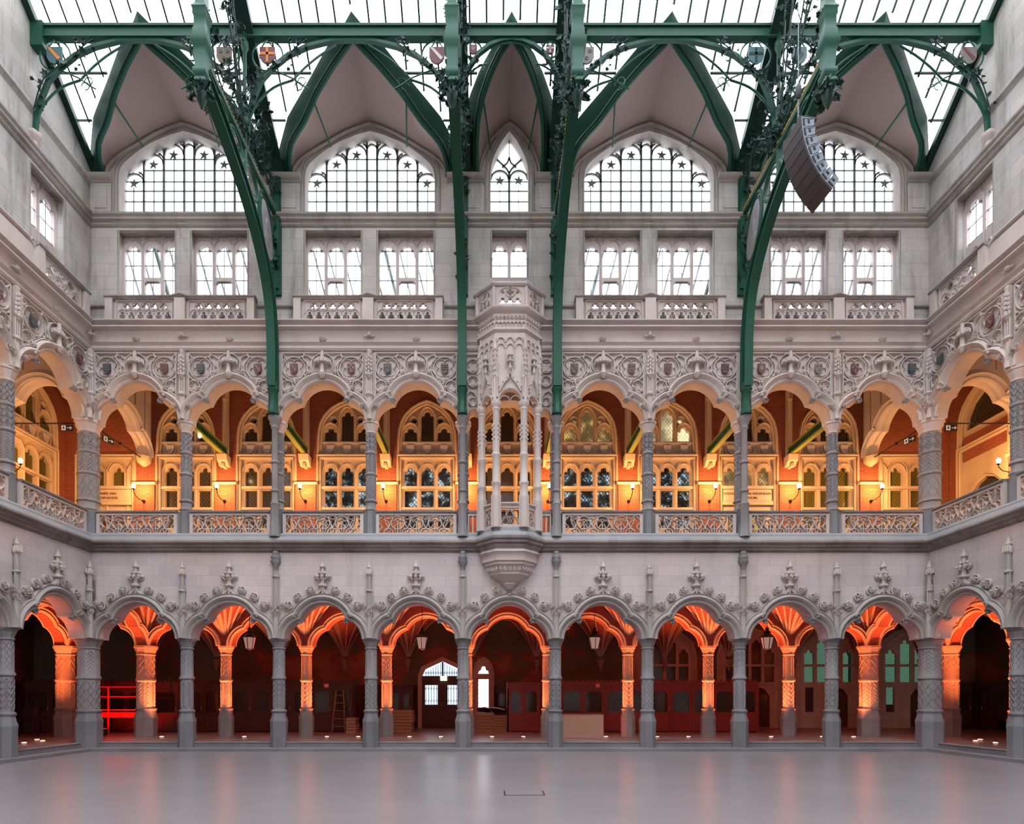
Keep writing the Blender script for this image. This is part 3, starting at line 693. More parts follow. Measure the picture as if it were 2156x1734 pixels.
for i, ((o, l, r, lab), (sd, k)) in enumerate(zip(made, bays)):
    o.location = l; o.rotation_euler = (0, 0, r); o['label'] = lab
    a, b = SHD[k] if sd == 'back' else SHD[(k+5) % 4]
    add_shields(o, a, b)
# narrow blind bay pieces beside the balcony
t = thing('balcony_bay_wall', 'narrow carved wall strips either side of the tall stone balcony turret', 'wall panel', (bayx(4), D, 0))
f = MB(); f.plate([[(-HB, 9.28), (-1.16, 9.28)]+arc(-1.0, 9.42, .16, 180, 0, 8)+[(-.84, 9.28), (-.72, 9.28), (-.72, 9.5)]+arc(0, 9.5, .72, 180, 0, 14, .35)[1:-1]+[(.72, 9.5), (.72, 9.28), (.84, 9.28)]+arc(1.0, 9.42, .16, 180, 0, 8)[1:-1]+[(1.16, 9.42), (1.16, 9.28), (HB, 9.28), (HB, 11.24), (-HB, 11.24)]], 0, .42); f.build('wall_panel', S_CARV, t)
f = MB()
for s in (-1, 1):
    P = lambda pts: f.bar([(s*a, b) for a, b in pts], .036, 0, .075)
    f.bar(arc(s*1.02, 10.78, .19, 0, 360, 16)[:-1], .036, 0, .07, True); foils(f, s*1.02, 10.78, .18, 4, 45); f.bar(arc(s*1.02, 10.35, .15, 0, 360, 16)[:-1], .03, 0, .07, True); foils(f, s*1.02, 10.35, .14, 3)
    P([(1.22, 9.95), (1.1, 10.08), (.98, 10.02), (.86, 9.8), (.84, 9.6)]); f.bar(circ(s*1.02, 9.78, .12, 14), .03, 0, .07, True); foils(f, s*1.02, 9.78, .11, 4); P([(1.2, 9.7), (1.2, 11.1), (.8, 11.1)])
    f.sweep(arc(s*1.0, 9.42, .16, 180, 0, 10), [(0, 0), (0, .05), (.04, .08), (.07, .03), (.07, 0)])
f.build('tracery', S_CARV, t)
# statue pilasters between the arches
t = thing('statue_pilaster', '', 'pilaster', group='canopied pilasters between the gallery arches')
f = MB(); f.box(-.07, .07, -.07, 0, 9.75, 11.2)
for s in (-1, 0, 1): f.lathe([(.022, 9.7), (.022, 11.0)], 6, (s*.06, -.08, 0))
f.lathe([(.07, 9.29), (.05, 9.5), (.05, 9.9), (.11, 9.96), (.11, 10.0), (.06, 10.04)], 8, (0, -.07, 0)); f.build('shaft', S_CARV, t)
f = MB()
for i, z in enumerate((10.55, 10.66, 10.77, 10.88, 10.99)):
    for s in (-1, 0, 1): f.blob((s*(.075-.006*i), -.13+.02*abs(s), z+.03*(1-abs(s))), .04, .045, .06, 6, 4)
f.lathe([(.03, 10.4), (.1, 10.5), (.05, 10.56)], 8, (0, -.09, 0)); f.lathe([(.03, 11.02), (.05, 11.08), (.07, 11.18), (.03, 11.22)], 8, (0, -.08, 0))
for s in (-1, 1): f.blob((s*.1, -.06, 11.62), .06, .04, .03, 6, 4)
f.blob((0, -.08, 11.64), .07, .07, .05, 6, 4); f.blob((0, -.07, 11.72), .035, .03, .06, 6, 4); f.build('canopy', S_CARV, t)
f = MB()
for i, (x, z) in enumerate(((-.12, 9.72), (.12, 9.72), (-.07, 9.58), (.07, 9.58), (.17, 9.82), (-.17, 9.82))): curls(f, x, z, .07, -.06, i, 5)
f.build('leaf_cluster', S_CARV, t); sp = t
for k in range(0, 10):
    if k in (2, 4, 5, 7): continue
    l, r = placec('back', k); l = (l[0]+(.09 if k == 0 else -.09 if k == 9 else 0), D-(.06 if k in (0, 9) else 0), 0)
    first(sp, l, r, 'carved canopied pilaster between gallery arches, %s' % ('in the far left corner' if k == 0 else 'in the far right corner' if k == 9 else ORD[{1: 0, 3: 1, 6: 2, 8: 3}[k]]+' on the far wall'))
for sd in ('left', 'right'):
    for k in (1, 2, 3): l, r = placec(sd, k); dup(sp, l, r, 'carved canopied pilaster on the %s side wall above the gallery columns, %s' % (sd, NEAR[k-1]))
# pierced gallery balustrade
def balustrade():
    t = thing('gallery_balustrade', '', 'balustrade', group='pierced gallery balustrades')
    f = MB(); f.sweep([(-1.13, 6.7), (1.13, 6.7)], [(-.03, -.17), (-.03, .02), (-.01, .06), (.02, .07), (.04, .05), (.045, -.17)]); f.build('rail', S_BLUE, t)
    f = MB(); f.plate([[(-1.13, 6.06), (1.13, 6.06), (1.13, 6.68), (-1.13, 6.68)], [(-1.04, 6.13), (1.04, 6.13), (1.04, 6.62), (-1.04, 6.62)]], -.02, .12); f.build('frame', S_CARV, t)
    f = MB(); w = .032
    bar = lambda p, c=False: f.bar(p, w, -.10, .01, c)
    for cx in (-.52, 0, .52):
        bar(circ(cx, 6.42, .19, 20), True); f.bar(arc(cx, 6.42, .1, 20, 160, 8), w*.8, -.09, 0)
        for s in (-1, 1): f.bar(arc(cx+s*.09, 6.40, .09, 90+s*20-110, 90+s*20+60, 8), w*.8, -.09, 0)
        bar([(cx, 6.42), (cx, 6.13)])
        for s in (-1, 1): bar([(cx+s*.04, 6.38), (cx+s*.10, 6.28), (cx+s*.05, 6.16)])
    for cx in (-1.04, -.78, -.26, .26, .78, 1.04):
        if abs(cx) < 1: bar(arc(cx, 6.13, .13, 0, 180, 10)); f.bar(arc(cx, 6.2, .05, 0, 360, 8)[:-1], w*.7, -.09, 0, True); bar([(cx, 6.26), (cx-.09, 6.45), (cx-.11, 6.62)]); bar([(cx, 6.26), (cx+.09, 6.45), (cx+.11, 6.62)]); f.bar(arc(cx, 6.6, .08, 180, 360, 8), w*.8, -.09, 0)
    for s in (-1, 1):
        bar(arc(s*.9, 6.35, .14, 90 if s > 0 else -90, 270 if s > 0 else 90, 10)); bar([(s*1.04, 6.5), (s*.92, 6.62)]); bar([(s*1.04, 6.4), (s*.95, 6.3), (s*1.04, 6.2)])
    f.build('tracery', S_CARV, t); return t
bl = balustrade()
for sd, k in bays:
    l, r = place(sd, k)
    first(bl, l, r, 'pierced gallery balustrade, far wall, %s of eight' % ordl(k if k < 4 else k-1, 8) if sd == 'back' else 'pierced stone gallery balustrade on the %s side wall, %s' % (sd, NEAR[k]))
for s in (-1, 1):
    t = thing('gallery_balustrade', 'short stone balustrade stub on the %s of the tall stone balcony turret' % ('left' if s < 0 else 'right'), 'balustrade', (bayx(4)+s*1.03, D, 0), 0, 'balustrade stubs beside the balcony')
    f = MB(); f.box(-.14, .14, -.02, .12, 6.06, 6.14); f.box(-.14, .14, -.02, .12, 6.6, 6.68); f.box(-.14, -.1, -.02, .12, 6.14, 6.6); f.box(.1, .14, -.02, .12, 6.14, 6.6); f.box(-.02, .02, .0, .1, 6.14, 6.6); f.build('frame', S_CARV, t)
    f = MB(); f.box(-.15, .15, -.05, .15, 6.68, 6.74); f.build('rail', S_BLUE, t)

# ---------------------------------------------------------------- upper windows
def light(xc, w, z0, z1):
    """cusped light outline: shoulders and a small round head"""
    h = w/2; zs = z1-.17*(w/.49); r = .125*(w/.49)
    return [(xc-h, z0), (xc+h, z0), (xc+h, zs-.06)]+arc(xc+h*.62, zs-.06, h*.38, 0, 110, 4)[1:]+arc(xc, z1-r, r, -25, 205, 8)+arc(xc-h*.62, zs-.06, h*.38, 70, 180, 4)[:-1]+[(xc-h, zs-.06)]
def clerestory(name, label, x0, x1, z0, z1, nl, transom=True, loc=(0, 0, 0), rz=0, idx=[0]):
    idx[0] += 1
    t = bpy.data.objects.new('window_%d' % idx[0], None); COL.objects.link(t); t.location = loc; t.rotation_euler = (0, 0, rz); t['kind'] = 'structure'; t['label'] = label
    wdt = x1-x0; pitch = wdt/nl; lw = pitch-.085
    xs = [x0+pitch*(i+.5) for i in range(nl)]
    f = MB(); lo = []
    for i, x in enumerate(xs):
        if transom and nl == 3 and i == 1: lo += [[(x-lw/2, z0), (x+lw/2, z0), (x+lw/2, 13.30), (x+lw/2-.06, 13.37), (x-lw/2+.06, 13.37), (x-lw/2, 13.30)], light(x, lw, 13.48, z1-.22)]
        elif transom and nl == 2: lo += [light(x, lw, z0, 13.2), light(x, lw, 13.36, z1-.22)]
        else: lo.append(light(x, lw, z0, z1-.22))
    f.plate([[(x0-.05, z0-.08), (x1+.05, z0-.08), (x1+.05, z1+.05), (x0-.05, z1+.05)]]+lo, .26, .36)
    for i, x in enumerate(xs):
        f.bar(arc(x, z1-.30, pitch*.47, 0, 180, 10, .24), .03, -.26, -.22); f.bar([(x, z1-.12), (x-.1, z1+.0)], .022, -.26, -.23); f.bar([(x, z1-.12), (x+.1, z1)], .022, -.26, -.23)
    for i in range(nl+1):
        x = x0+pitch*i; f.lathe([(.03, z0), (.03, z1-.25)], 6, (x, .25, 0))
        f.bar([(x, z1-.3), (x-.12, z1)], .022, -.26, -.22); f.bar([(x, z1-.3), (x+.12, z1)], .022, -.26, -.22)
    f.build('mullions', S_CARV, t)
    f = MB(); prof = [(0, -.27), (0, .02), (.05, .05), (.08, .02), (.10, -.05), (.10, -.27)]
    for zz in (0, .09, .18): f.sweep([(x0-.08+zz*.3, z1-.02-zz*.8+.16), (x1+.08-zz*.3, z1-.02-zz*.8+.16)], [(0, -.30), (0, .06-zz*.9), (.04, .09-zz*.9), (.06, .04-zz*.9), (.06, -.3)])
    for s, xx in ((-1, x0), (1, x1)):
        for q in (0, .06): f.lathe([(.035, z0+.0), (.035, z0+.5), (.05, z0+.52), (.035, z0+.55), (.028, z1)], 6, (xx+s*(.03+q)-s*.08+s*.02, .10+q-.08, 0))
    f.build('hood_mould', S_UPM, t)
    f = MB(); f.plate([[(x0-.02, z0-.05), (x1+.02, z0-.05), (x1+.02, z1-.1), (x0-.02, z1-.1)]], .315, .322); f.build('pane', GLASSW, t)
    f = MB()
    for zz in [13.0+.42*i for i in range(-2, 4) if z0 < 13.0+.42*i < z1-.2]: f.box(x0, x1, .30, .312, zz-.012, zz+.012)
    for x in xs: f.box(x-.009, x+.009, .30, .312, z0, z1-.25)
    f.build('glazing_bars', LEAD, t); return t
STAR = lambda cx, cz, r: [(cx+(r if i % 2 == 0 else r*.36)*sin(pi*i/5+.1), cz+(r if i % 2 == 0 else r*.36)*cos(pi*i/5+.1)) for i in range(10)]
def great_window(cx, k, i):
    I, E = heads(k); n = 'window_%d' % (20+i)
    t = bpy.data.objects.new(n, None); COL.objects.link(t); t.location = (cx, D, 0); t['kind'] = 'structure'; t['label'] = 'great arched window with star-shaped glazing, '+('narrow one in the middle' if k == 1 else ordl(i, 5)+' of five')
    f = MB(); pI = full(I); f.sweep(pI, [(-.012, -.3), (-.012, .0), (.03, .02), (.055, -.03), (.08, -.03), (.10, .03), (.14, .05), (.155, 0), (.155, -.3)])
    e = [(u, z) for u, z in E]; pE = full(e); f.sweep(pE, [(-.06, -.1), (-.06, .05), (-.03, .10), (0, .10), (.03, .03), (.03, -.1)])
    f.build('arch_mould', S_UPM, t)
    def topz(x):      # height of the intrados (slightly lowered) at x
        x = abs(x); z = I[-1][1]
        for (u0, z0), (u1, z1) in zip(I[1:], I[2:]):
            if u1 <= x <= u0: return z0+(z1-z0)*(u0-x)/max(1e-6, u0-u1)+.08
        return z
    f = MB(); y0, y1 = .30, .345
    def vbar(x, w, z0=15.1, z1=None): f.box(x-w, x+w, y0, y1, z0, z1 if z1 else topz(x)+.05)
    stars = []
    if k == 2:
        for x in (-1.30, -.725, -.145, .145, .725, 1.30): vbar(x, .03, z1=min(topz(x)+.05, 99))
        for x in (-1.59, -1.01, -.435, .435, 1.01, 1.59): vbar(x, .011, z1={1.59: 16.1, 1.01: 16.6, .435: 16.95}[abs(x)])
        for z in (15.68, 15.98, 16.25): f.box(-1.83, 1.83, y0, y1-.02, z-.014, z+.014)
        f.box(-1.3, 1.3, y0, y1-.02, 16.555, 16.582); f.box(-.73, .73, y0, y1-.02, 16.875, 16.902)
        for s in (-1, 1):
            for x, z, r in ((1.57, 16.23, .27), (1.01, 16.77, .27), (.435, 17.05, .27)):
                a0, a1 = (0, 180)
                f.sweep(arc(s*x, z-.02, r, 0, 180, 12), [(-.022, -.345), (-.022, -.30), (.022, -.30), (.022, -.345)]); stars.append((s*x, z-.05))
            for (xa, za, xb, zb) in ((1.30, 16.38, 1.45, 16.52), (.73, 16.9, .88, 17.05), (.145, 17.2, .25, 17.32)):
                f.sweep([(s*xa, za), (s*(xa+xb)/2, (za+zb)/2+.05), (s*xb, zb)], [(-.022, -.345), (-.022, -.3), (.022, -.3), (.022, -.345)])
        f.sweep(arc(0, 17.18, .14, 0, 180, 8), [(-.022, -.345), (-.022, -.30), (.022, -.30), (.022, -.345)])
    else:
        vbar(0, .032, z1=16.55)
        for x in (-.27, .27): vbar(x, .011, z1=16.4)
        for z in (15.68, 15.98, 16.25): f.box(-.54, .54, y0, y1-.02, z-.014, z+.014)
        for s in (-1, 1):
            f.sweep(arc(s*.27, 16.32, .25, 0, 180, 12), [(-.024, -.345), (-.024, -.3), (.024, -.3), (.024, -.345)]); stars.append((s*.27, 16.27))
            f.sweep([(0, 16.5), (s*.07, 16.62), (s*.2, 16.75), (s*.36, 16.9)], [(-.024, -.345), (-.024, -.3), (.024, -.3), (.024, -.345)])
            f.sweep([(0, 16.95), (s*.05, 16.8), (s*.2, 16.66)], [(-.022, -.345), (-.022, -.3), (.022, -.3), (.022, -.345)])
        vbar(0, .014, 16.9)
    f.build('tracery_bars', LEAD, t)
    for x, z in stars: f = MB(); f.plate([STAR(x, z, .16)], .285, .30); f.build('star', LEAD, t)
    f = MB(); f.plate([full([(u+(.02 if z > 15.2 else 0), z+.03) for u, z in I])], .352, .358); f.build('pane', GLASSW, t)
for i, (cx, k) in enumerate(MODS):
    great_window(cx, k, i)
    if k == 2:
        for a, b, nm in ((-1.86, -.2, 'left'), (.18, 1.84, 'right')): clerestory('w', 'three-light clerestory window, %s one of the pair in bay group %s' % (nm, ordl(i, 5)), a, b, 12.05, 14.62, 3, True, (cx, D, 0))
    else: clerestory('w', 'two-light clerestory window above the stone balcony turret', -.54, .54, 13.3, 14.62, 2, False, (cx, D, 0))
clerestory('w', 'two-light window high on the left side wall', .95, 2.15, 12.05, 14.62, 2, True, (X0, D, 0), -pi/2+pi) if False else None
for sd, x, rz, a, b in (('left', X0, pi/2, -2.15, -.95), ('right', X1, -pi/2, .95, 2.15)):
    clerestory('w', 'two-light window high on the %s side wall' % sd, a, b, 12.05, 14.62, 2, True, (x, D, 0), rz)
for sd, x, rz, sg in (('left', X0, pi/2, -1), ('right', X1, -pi/2, 1)):
    for a, b, w in ((4.2, 6.5, 'second'), (9.5, 11.8, 'third')): clerestory('w', 'three-light window high on the %s side wall, %s from the corner' % (sd, w), min(sg*a, sg*b), max(sg*a, sg*b), 12.05, 14.62, 3, True, (x, D, 0), rz)
# piers of the upper storey
def pier(label, x, w, k):
    t = thing('window_pier', label, 'pier', (x, D, 0), 0, 'stone piers between the great windows')
    f = MB(); f.box(-w, w, -.05, 0, 15.03, 15.9); f.box(-w+.12, w-.12, -.065, -.05, 15.2, 15.8); f.build('shaft', S_UP, t)
    f = MB(); f.sweep([(-w-.02, 15.9), (w+.02, 15.9)], [(0, 0), (0, .06), (.04, .1), (.07, .08), (.1, .12), (.16, .16), (.22, .16), (.24, .12), (.24, 0)]); f.build('capital', S_UPM, t)
for j, (x, w) in enumerate(((X0+.32, .3), (colx(2), .68), (colx(4)+.08, .50), (colx(5)-.08, .50), (colx(7), .68), (X1-.32, .3))):
    pier('weathered stone pier with moulded cap under the green hoods, %s of six' % ordl(j, 6), x, w, 0)
def pilaster_strips():
    pass
# upper balustrades
def quatre(cx, cz, r): 
    o = []
    for i in range(4): o += arc(cx+r*.55*cos(i*pi/2), cz+r*.55*sin(i*pi/2), r*.46, i*90-115, i*90+115, 6)
    return o
def upper_balustrade(n, x0, x1, x2=None, x3=None):
    t = thing('upper_balustrade', '', 'balustrade', group='pierced balustrades under the clerestory windows')
    spans = [(x0, x1)]+([(x2, x3)] if x2 is not None else [])
    a, b = spans[0][0], spans[-1][1]
    f = MB(); holes = []; rect = []
    for (p, q) in spans:
        w = q-p; m_ = n; pt_ = w/m_
        for i in range(m_):
            c = p+pt_*(i+.5); holes.append(light(c, pt_*.68, 12.03, 12.27))
        for i in range(m_-1): holes.append(quatre(p+pt_*(i+1), 12.41, pt_*.40))
    f.plate([[(a-.12, 11.98), (b+.12, 11.98), (b+.12, 12.58), (a-.12, 12.58)]]+holes, -.1, -.02)
    for (p, q) in spans:
        pt_ = (q-p)/n
        for i in range(n): f.bar(arc(p+pt_*(i+.5), 12.2, pt_*.47, 0, 180, 8), .02, .1, .13)
        for i in range(n-1): f.bar(circ(p+pt_*(i+1), 12.41, pt_*.47, 14), .018, .1, .13, True)
        f.bar([(p-.02, 12.0), (p-.02, 12.55), (q+.02, 12.55), (q+.02, 12.0)], .03, .1, .15)
    f.build('tracery', S_CARV, t)
    for (p, q) in [(a-.3, a-.10), (b+.10, b+.3)]+([(x1+.1, x2-.1)] if x2 is not None else []): f = MB(); f.box(p, q, -.2, 0, 11.98, 12.6); f.build('die', S_CARV, t)
    f = MB(); pr = [(0, -.02), (0, .17), (.03, .2), (.05, .24), (.08, .24), (.11, .18), (.11, -.02)]
    pth = [(a-.32, 12.57), (b+.32, 12.57)] if x2 is None else [(a-.32, 12.57), (x1+.02, 12.57), ((x1+x2)/2, 12.64), (x2-.02, 12.57), (b+.32, 12.57)]
    f.sweep(pth, pr); f.build('rail', S_UPM, t); return t
ub = upper_balustrade(6, -1.83, -.31, .19, 1.71)
for j, i in enumerate((0, 1, 3, 4)): first(ub, (MODS[i][0]+.05, D, 0), 0, 'long pierced balustrade under paired high windows, %s of four' % ordl(j, 4))
ubs = upper_balustrade(4, -.6, .6)
first(ubs, (X0, D-1.2, 0), pi/2, 'short pierced stone balustrade high on the left side wall'); dup(ubs, (X1, D-1.2, 0), -pi/2, 'short pierced stone balustrade high on the right side wall')
f = MB(); pr = [(0, -.02), (0, .03), (.03, .07), (.07, .07), (.1, -.02)]
for a, b in ((X0, MODS[0][0]-2.1), (MODS[0][0]+2.1, MODS[1][0]-2.1), (MODS[1][0]+2.1, MODS[2][0]-.9), (MODS[2][0]+.9, MODS[3][0]-2.1), (MODS[3][0]+2.1, MODS[4][0]-2.1), (MODS[4][0]+2.1, X1)): f.sweep([(a, 12.42), (b, 12.42)], pr, fn=lambda a, b, h: (a, D-h, b))
struct('trim_9', f, S_UPM)
for nm, fn in (('trim_10', LF), ('trim_11', RF)):
    f = MB(); f.sweep([(0, 12.42), (.4, 12.42)], pr, fn=lambda a, b, h, fn=fn: fn(a, b, -h)); f.sweep([(2.0, 12.42), (2.3, 12.62), (D-YB, 12.62)], pr, fn=lambda a, b, h, fn=fn: fn(a, b, -h-.05)); f.sweep([(2.1, 12.0), (D-YB, 12.0)], [(0, -.02), (0, .09), (.55, .09), (.55, -.02)], fn=lambda a, b, h, fn=fn: fn(a, b, -h)); struct(nm, f, S_CARV)
# ---------------------------------------------------------------- the stone balcony turret in the middle bay
def octo(a, p, s): return [(-s, .05), (-s, -(p-(s-a))), (-a, -p), (a, -p), (s, -(p-(s-a))), (s, .05)]
t = thing('balcony_turret', 'tall pale carved stone balcony turret hanging from the middle of the far wall', 'balcony', (bayx(4), D, 0))
def poly_stack(f, rings, cap=True):
    """rings: (a,p,s,z) half octagons bottom to top"""
    vs = []; m_ = 6
    for a, p, s, z in rings: vs += [(x, y, z) for x, y in octo(a, p, s)]
    fs = []
    for i in range(len(rings)-1):
        for q in range(m_): r = (q+1) % m_; fs.append((i*m_+q, i*m_+r, (i+1)*m_+r, (i+1)*m_+q))
    fs.append(tuple(range(m_))); fs.append(tuple((len(rings)-1)*m_+q for q in range(m_))); f.add(vs, fs)
def R(k, z, base=(.40, .62, .82)):
    a, p, s = base; return (a*k, max(.02, p*k), s*k, z)
f = MB(); poly_stack(f, [R(.12, 4.52), R(.2, 4.60), R(.30, 4.66), R(.28, 4.7), R(.5, 4.82), R(.56, 4.86), R(.66, 4.9), R(.64, 4.94), R(.78, 5.12), R(.84, 5.15), R(.84, 5.2), R(.92, 5.24), R(.92, 5.38), R(.98, 5.44), R(1.02, 5.47), R(.96, 5.52), R(.98, 5.6)]); f.build('corbel', S_CARV, t)
f = MB(); poly_stack(f, [R(.97, 5.55), R(1.04, 5.62), R(1.04, 5.66), R(1.12, 5.7), R(1.12, 5.76), R(1.18, 5.80), R(1.18, 5.86), R(1.1, 5.9)]); f.build('dark_ledge', S_DARK, t)
f = MB(); poly_stack(f, [R(1.12, 5.88), R(1.1, 5.96), R(1.0, 6.02), R(1.0, 6.1), R(.95, 6.12)]); f.build('floor_slab', S_LEDGE, t)
f = MB()
for sx in (-1, 1): f.lathe([(.04, 4.3), (.1, 4.36), (.03, 4.42), (.06, 4.5)], 8, (0, -.06, 0))
f.build('pendant', S_CARV, t)
def face_xf(A, Bp):
    """matrix mapping a local panel (x along, -y out, z up) to the face between plan points A and B"""
    A = Vector((A[0], A[1], 0)); Bv = Vector((Bp[0], Bp[1], 0)); d = (Bv-A); L = d.length; d.normalize(); n = Vector((-d.y, d.x, 0))
    M = Matrix(((d.x, n.x, 0, (A.x+Bv.x)/2), (d.y, n.y, 0, (A.y+Bv.y)/2), (0, 0, 1, 0), (0, 0, 0, 1))); return M, L
oc = octo(.40, .62, .82); faces = [(oc[1], oc[2]), (oc[2], oc[3]), (oc[3], oc[4])]
f = MB()      # carved band round the corbel
for A, Bp in faces:
    M, L = face_xf((A[0]*.80, A[1]*.80), (Bp[0]*.80, Bp[1]*.80)); f.M = M
    n = max(2, int(L/.11))
    for i in range(n): 
        c = -L/2+L*(i+.5)/n; f.tube([(c+.04*cos(t_*.7), -.005-.02, 5.03+.05*sin(t_*.7)) for t_ in range(9)], .012, 4, True); f.blob((c, -.02, 5.03), .02, .03, .02, 5, 3)
f.M = None; f.build('carved_band', S_CARV, t)
f = MB()
for (A, Bp) in faces:   # balcony panels
    M, L = face_xf((A[0]*.93, A[1]*.93), (Bp[0]*.93, Bp[1]*.93)); f.M = M; h = L/2-.05
    f.plate([[(-h, 6.12), (h, 6.12), (h, 6.72), (-h, 6.72)], [(-h+.05, 6.2), (h-.05, 6.2), (h-.05, 6.64), (-h+.05, 6.64)]], -.02, .06)
    for s in (-1, 1): f.bar([(s*(h-.05), 6.2), (s*(h*.5), 6.36), (0, 6.62)], .025, -.05, .01); f.bar(circ(s*h*.42, 6.3, h*.3, 10), .02, -.05, .01, True)
    f.bar(circ(0, 6.5, h*.34, 12), .025, -.05, .01, True); f.bar([(0, 6.2), (0, 6.42)], .02, -.05, .01)
    f.M = M; f.sweep([(-h-.08, 6.72), (h+.08, 6.72)], [(0, -.08), (0, .05), (.04, .08), (.07, .05), (.07, -.08)])
f.M = None; f.build('parapet', S_CARV, t)
for sx, (px_, py_) in ((-1, oc[2]), (1, oc[3]), (-1, oc[1]), (1, oc[4])):
    f = MB(); inner = abs(px_) < .5; c = (px_*.94, py_*.94, 0)
    f.lathe([(.155, 6.1), (.145, 6.9), (.15, 6.95), (.12, 7.0), (.115, 7.25), (.14, 7.29), (.14, 7.33), (.11, 7.37), (.11, 8.0), (.135, 8.04), (.135, 8.08), (.10, 8.12), (.095, 9.25), (.12, 9.3), (.10, 9.34), (.15, 9.42), (.15, 9.5)], 8, c)
    for z in (8.5, 8.62, 8.74, 8.86):
        for a in range(6): f.blob((c[0]+.10*cos(a*pi/3), c[1]+.10*sin(a*pi/3), z), .03, .03, .045, 5, 3)
    f.lathe([(.02, 8.4), (.03, 8.45), (.02, 8.5)], 6, c); f.build('pillar', S_CARV, t)
for s in (-1, 1): f = MB(); f.box(s*.80-.07, s*.80+.07, -.12, .1, 6.1, 9.45); f.build('side_pier', S_CARV, t)
# upper body with cusped openings
f = MB()
for (A, Bp) in faces:
    M, L = face_xf(A, Bp); f.M = M; h = L/2; r = h-.1
    f.plate([[(-h, 9.42), (-r, 9.42)]+arc(0, 9.5, r, 180, 0, 12, r*1.05)+[(r, 9.42), (h, 9.42), (h, 11.42), (-h, 11.42)]], 0, .12)
f.M = None; f.box(-.82, -.74, -.25, .03, 9.42, 11.4); f.box(.74, .82, -.25, .03, 9.42, 11.4); f.build('body', S_CARV, t)
f = MB()
for (A, Bp) in faces:
    M, L = face_xf(A, Bp); f.M = M; h = L/2; r = h-.1
    f.sweep(arc(0, 9.5, r, 180, 0, 12, r*1.05), [(0, 0), (0, .05), (.03, .07), (.06, .03), (.06, 0)])
    for s in (-1, 1):
        f.bar(arc(s*r*.5, 9.52, r*.45, 0, 180, 8), .02, 0, .03)
        f.bar([(s*r*.95, 9.75), (s*r*.55, 9.98), (s*.05, 10.1), (0, 10.32)], .04, 0, .08)
        f.lathe([(.03, 9.6), (.025, 10.1), (.045, 10.14), (.02, 10.2), (.02, 10.45), (.035, 10.5), (.005, 10.62)], 6, (s*(h-.05), -.05, 0))
        for z in (9.88, 10.0, 10.12): f.blob((s*(.3-(z-9.88)*.9)*r/.3, -.07, z), .03, .04, .03, 5, 3)
    for i in range(3):
        x = -h*.62+h*.62*i
        f.bar(arc(x, 11.1, h*.25, 0, 180, 8, h*.3), .022, 0, .045); f.bar(arc(x, 10.93, h*.25, 0, 180, 8, h*.3), .018, 0, .04)
        f.bar([(x-h*.31, 10.4 if i else 10.4), (x-h*.31, 11.2)], .022, 0, .045)
    f.bar([(h*.93, 10.4), (h*.93, 11.2)], .022, 0, .045)
    f.lathe([(.02, 10.3), (.06, 10.36), (.035, 10.4), (.03, 10.5), (.075, 10.54), (.035, 10.58), (.03, 10.66), (.07, 10.7), (.03, 10.74), (.02, 10.84)], 8, (0, -.07, 0))
    for a in range(8):
        f.blob((.08*cos(a*pi/4), -.08+.05*sin(a*pi/4), 10.55), .03, .03, .03, 5, 3); f.blob((.07*cos(a*pi/4), -.08+.05*sin(a*pi/4), 10.71), .028, .028, .028, 5, 3)
f.M = None; f.build('body_tracery', S_CARV, t)
for px_, py_ in oc[1:5]:
    f = MB(); c = (px_*1.02, py_*1.02, 0); f.lathe([(.06, 9.45), (.05, 9.8), (.045, 10.9), (.06, 10.95), (.04, 11.0), (.035, 11.15), (.005, 11.3)], 8, c)
    for j, z in enumerate((10.2, 10.34, 10.48, 10.62, 10.76, 10.9)):
        for a in range(5): f.blob((c[0]+.06*cos(a*1.256+j), c[1]+.06*sin(a*1.256+j), z), .026, .026, .04, 5, 3)
    f.build('corner_buttress', S_CARV, t)
f = MB(); poly_stack(f, [R(1.0, 11.36), R(1.1, 11.42), R(1.1, 11.47), R(1.04, 11.5), R(1.04, 11.86), R(1.12, 11.9), R(1.22, 11.95), R(1.24, 12.0), R(1.18, 12.04)]); f.build('cornice', S_CARV, t)
f = MB()
for A, Bp in faces:
    M, L = face_xf((A[0]*1.04, A[1]*1.04), (Bp[0]*1.04, Bp[1]*1.04)); f.M = M; n = max(3, int(L/.1))
    for i in range(n):
        c = -L/2+L*(i+.5)/n; f.bar(arc(c, 11.58, L/n*.42, 0, 180, 6), .016, 0, .04); f.bar([(c-L/n/2, 11.5), (c-L/n/2, 11.6)], .016, 0, .04)
        f.tube([(c+.04*cos(t_*1.1), -.02, 11.76+.055*sin(t_*1.1)) for t_ in range(6)], .014, 4, True); f.blob((c, -.03, 11.76), .02, .03, .02, 5, 3)
f.M = None; f.build('foliage_band', S_CARV, t)
f = MB()
for (A, Bp) in faces:
    M, L = face_xf((A[0]*1.12, A[1]*1.12), (Bp[0]*1.12, Bp[1]*1.12)); f.M = M; h = L/2-.03
    f.plate([[(-h, 12.02), (h, 12.02), (h, 12.56), (-h, 12.56)], light(-h*.48, h*.42, 12.1, 12.26), light(0, h*.42, 12.1, 12.26), light(h*.48, h*.42, 12.1, 12.26), quatre(0, 12.4, .1), quatre(-h*.48, 12.4, .05), quatre(h*.48, 12.4, .05)], 0, .07)
    f.bar(arc(0, 12.36, h*.72, 0, 180, 12, .17), .025, 0, .03); f.bar(circ(0, 12.4, .13, 14), .02, 0, .03, True)
    f.sweep([(-h-.09, 12.56), (h+.09, 12.56)], [(0, -.1), (0, .04), (.04, .08), (.09, .08), (.12, .03), (.12, -.1)])
for px_, py_ in oc[1:5]: f.M = None; f.lathe([(.06, 12.0), (.055, 12.6)], 8, (px_*1.1, py_*1.1, 0))
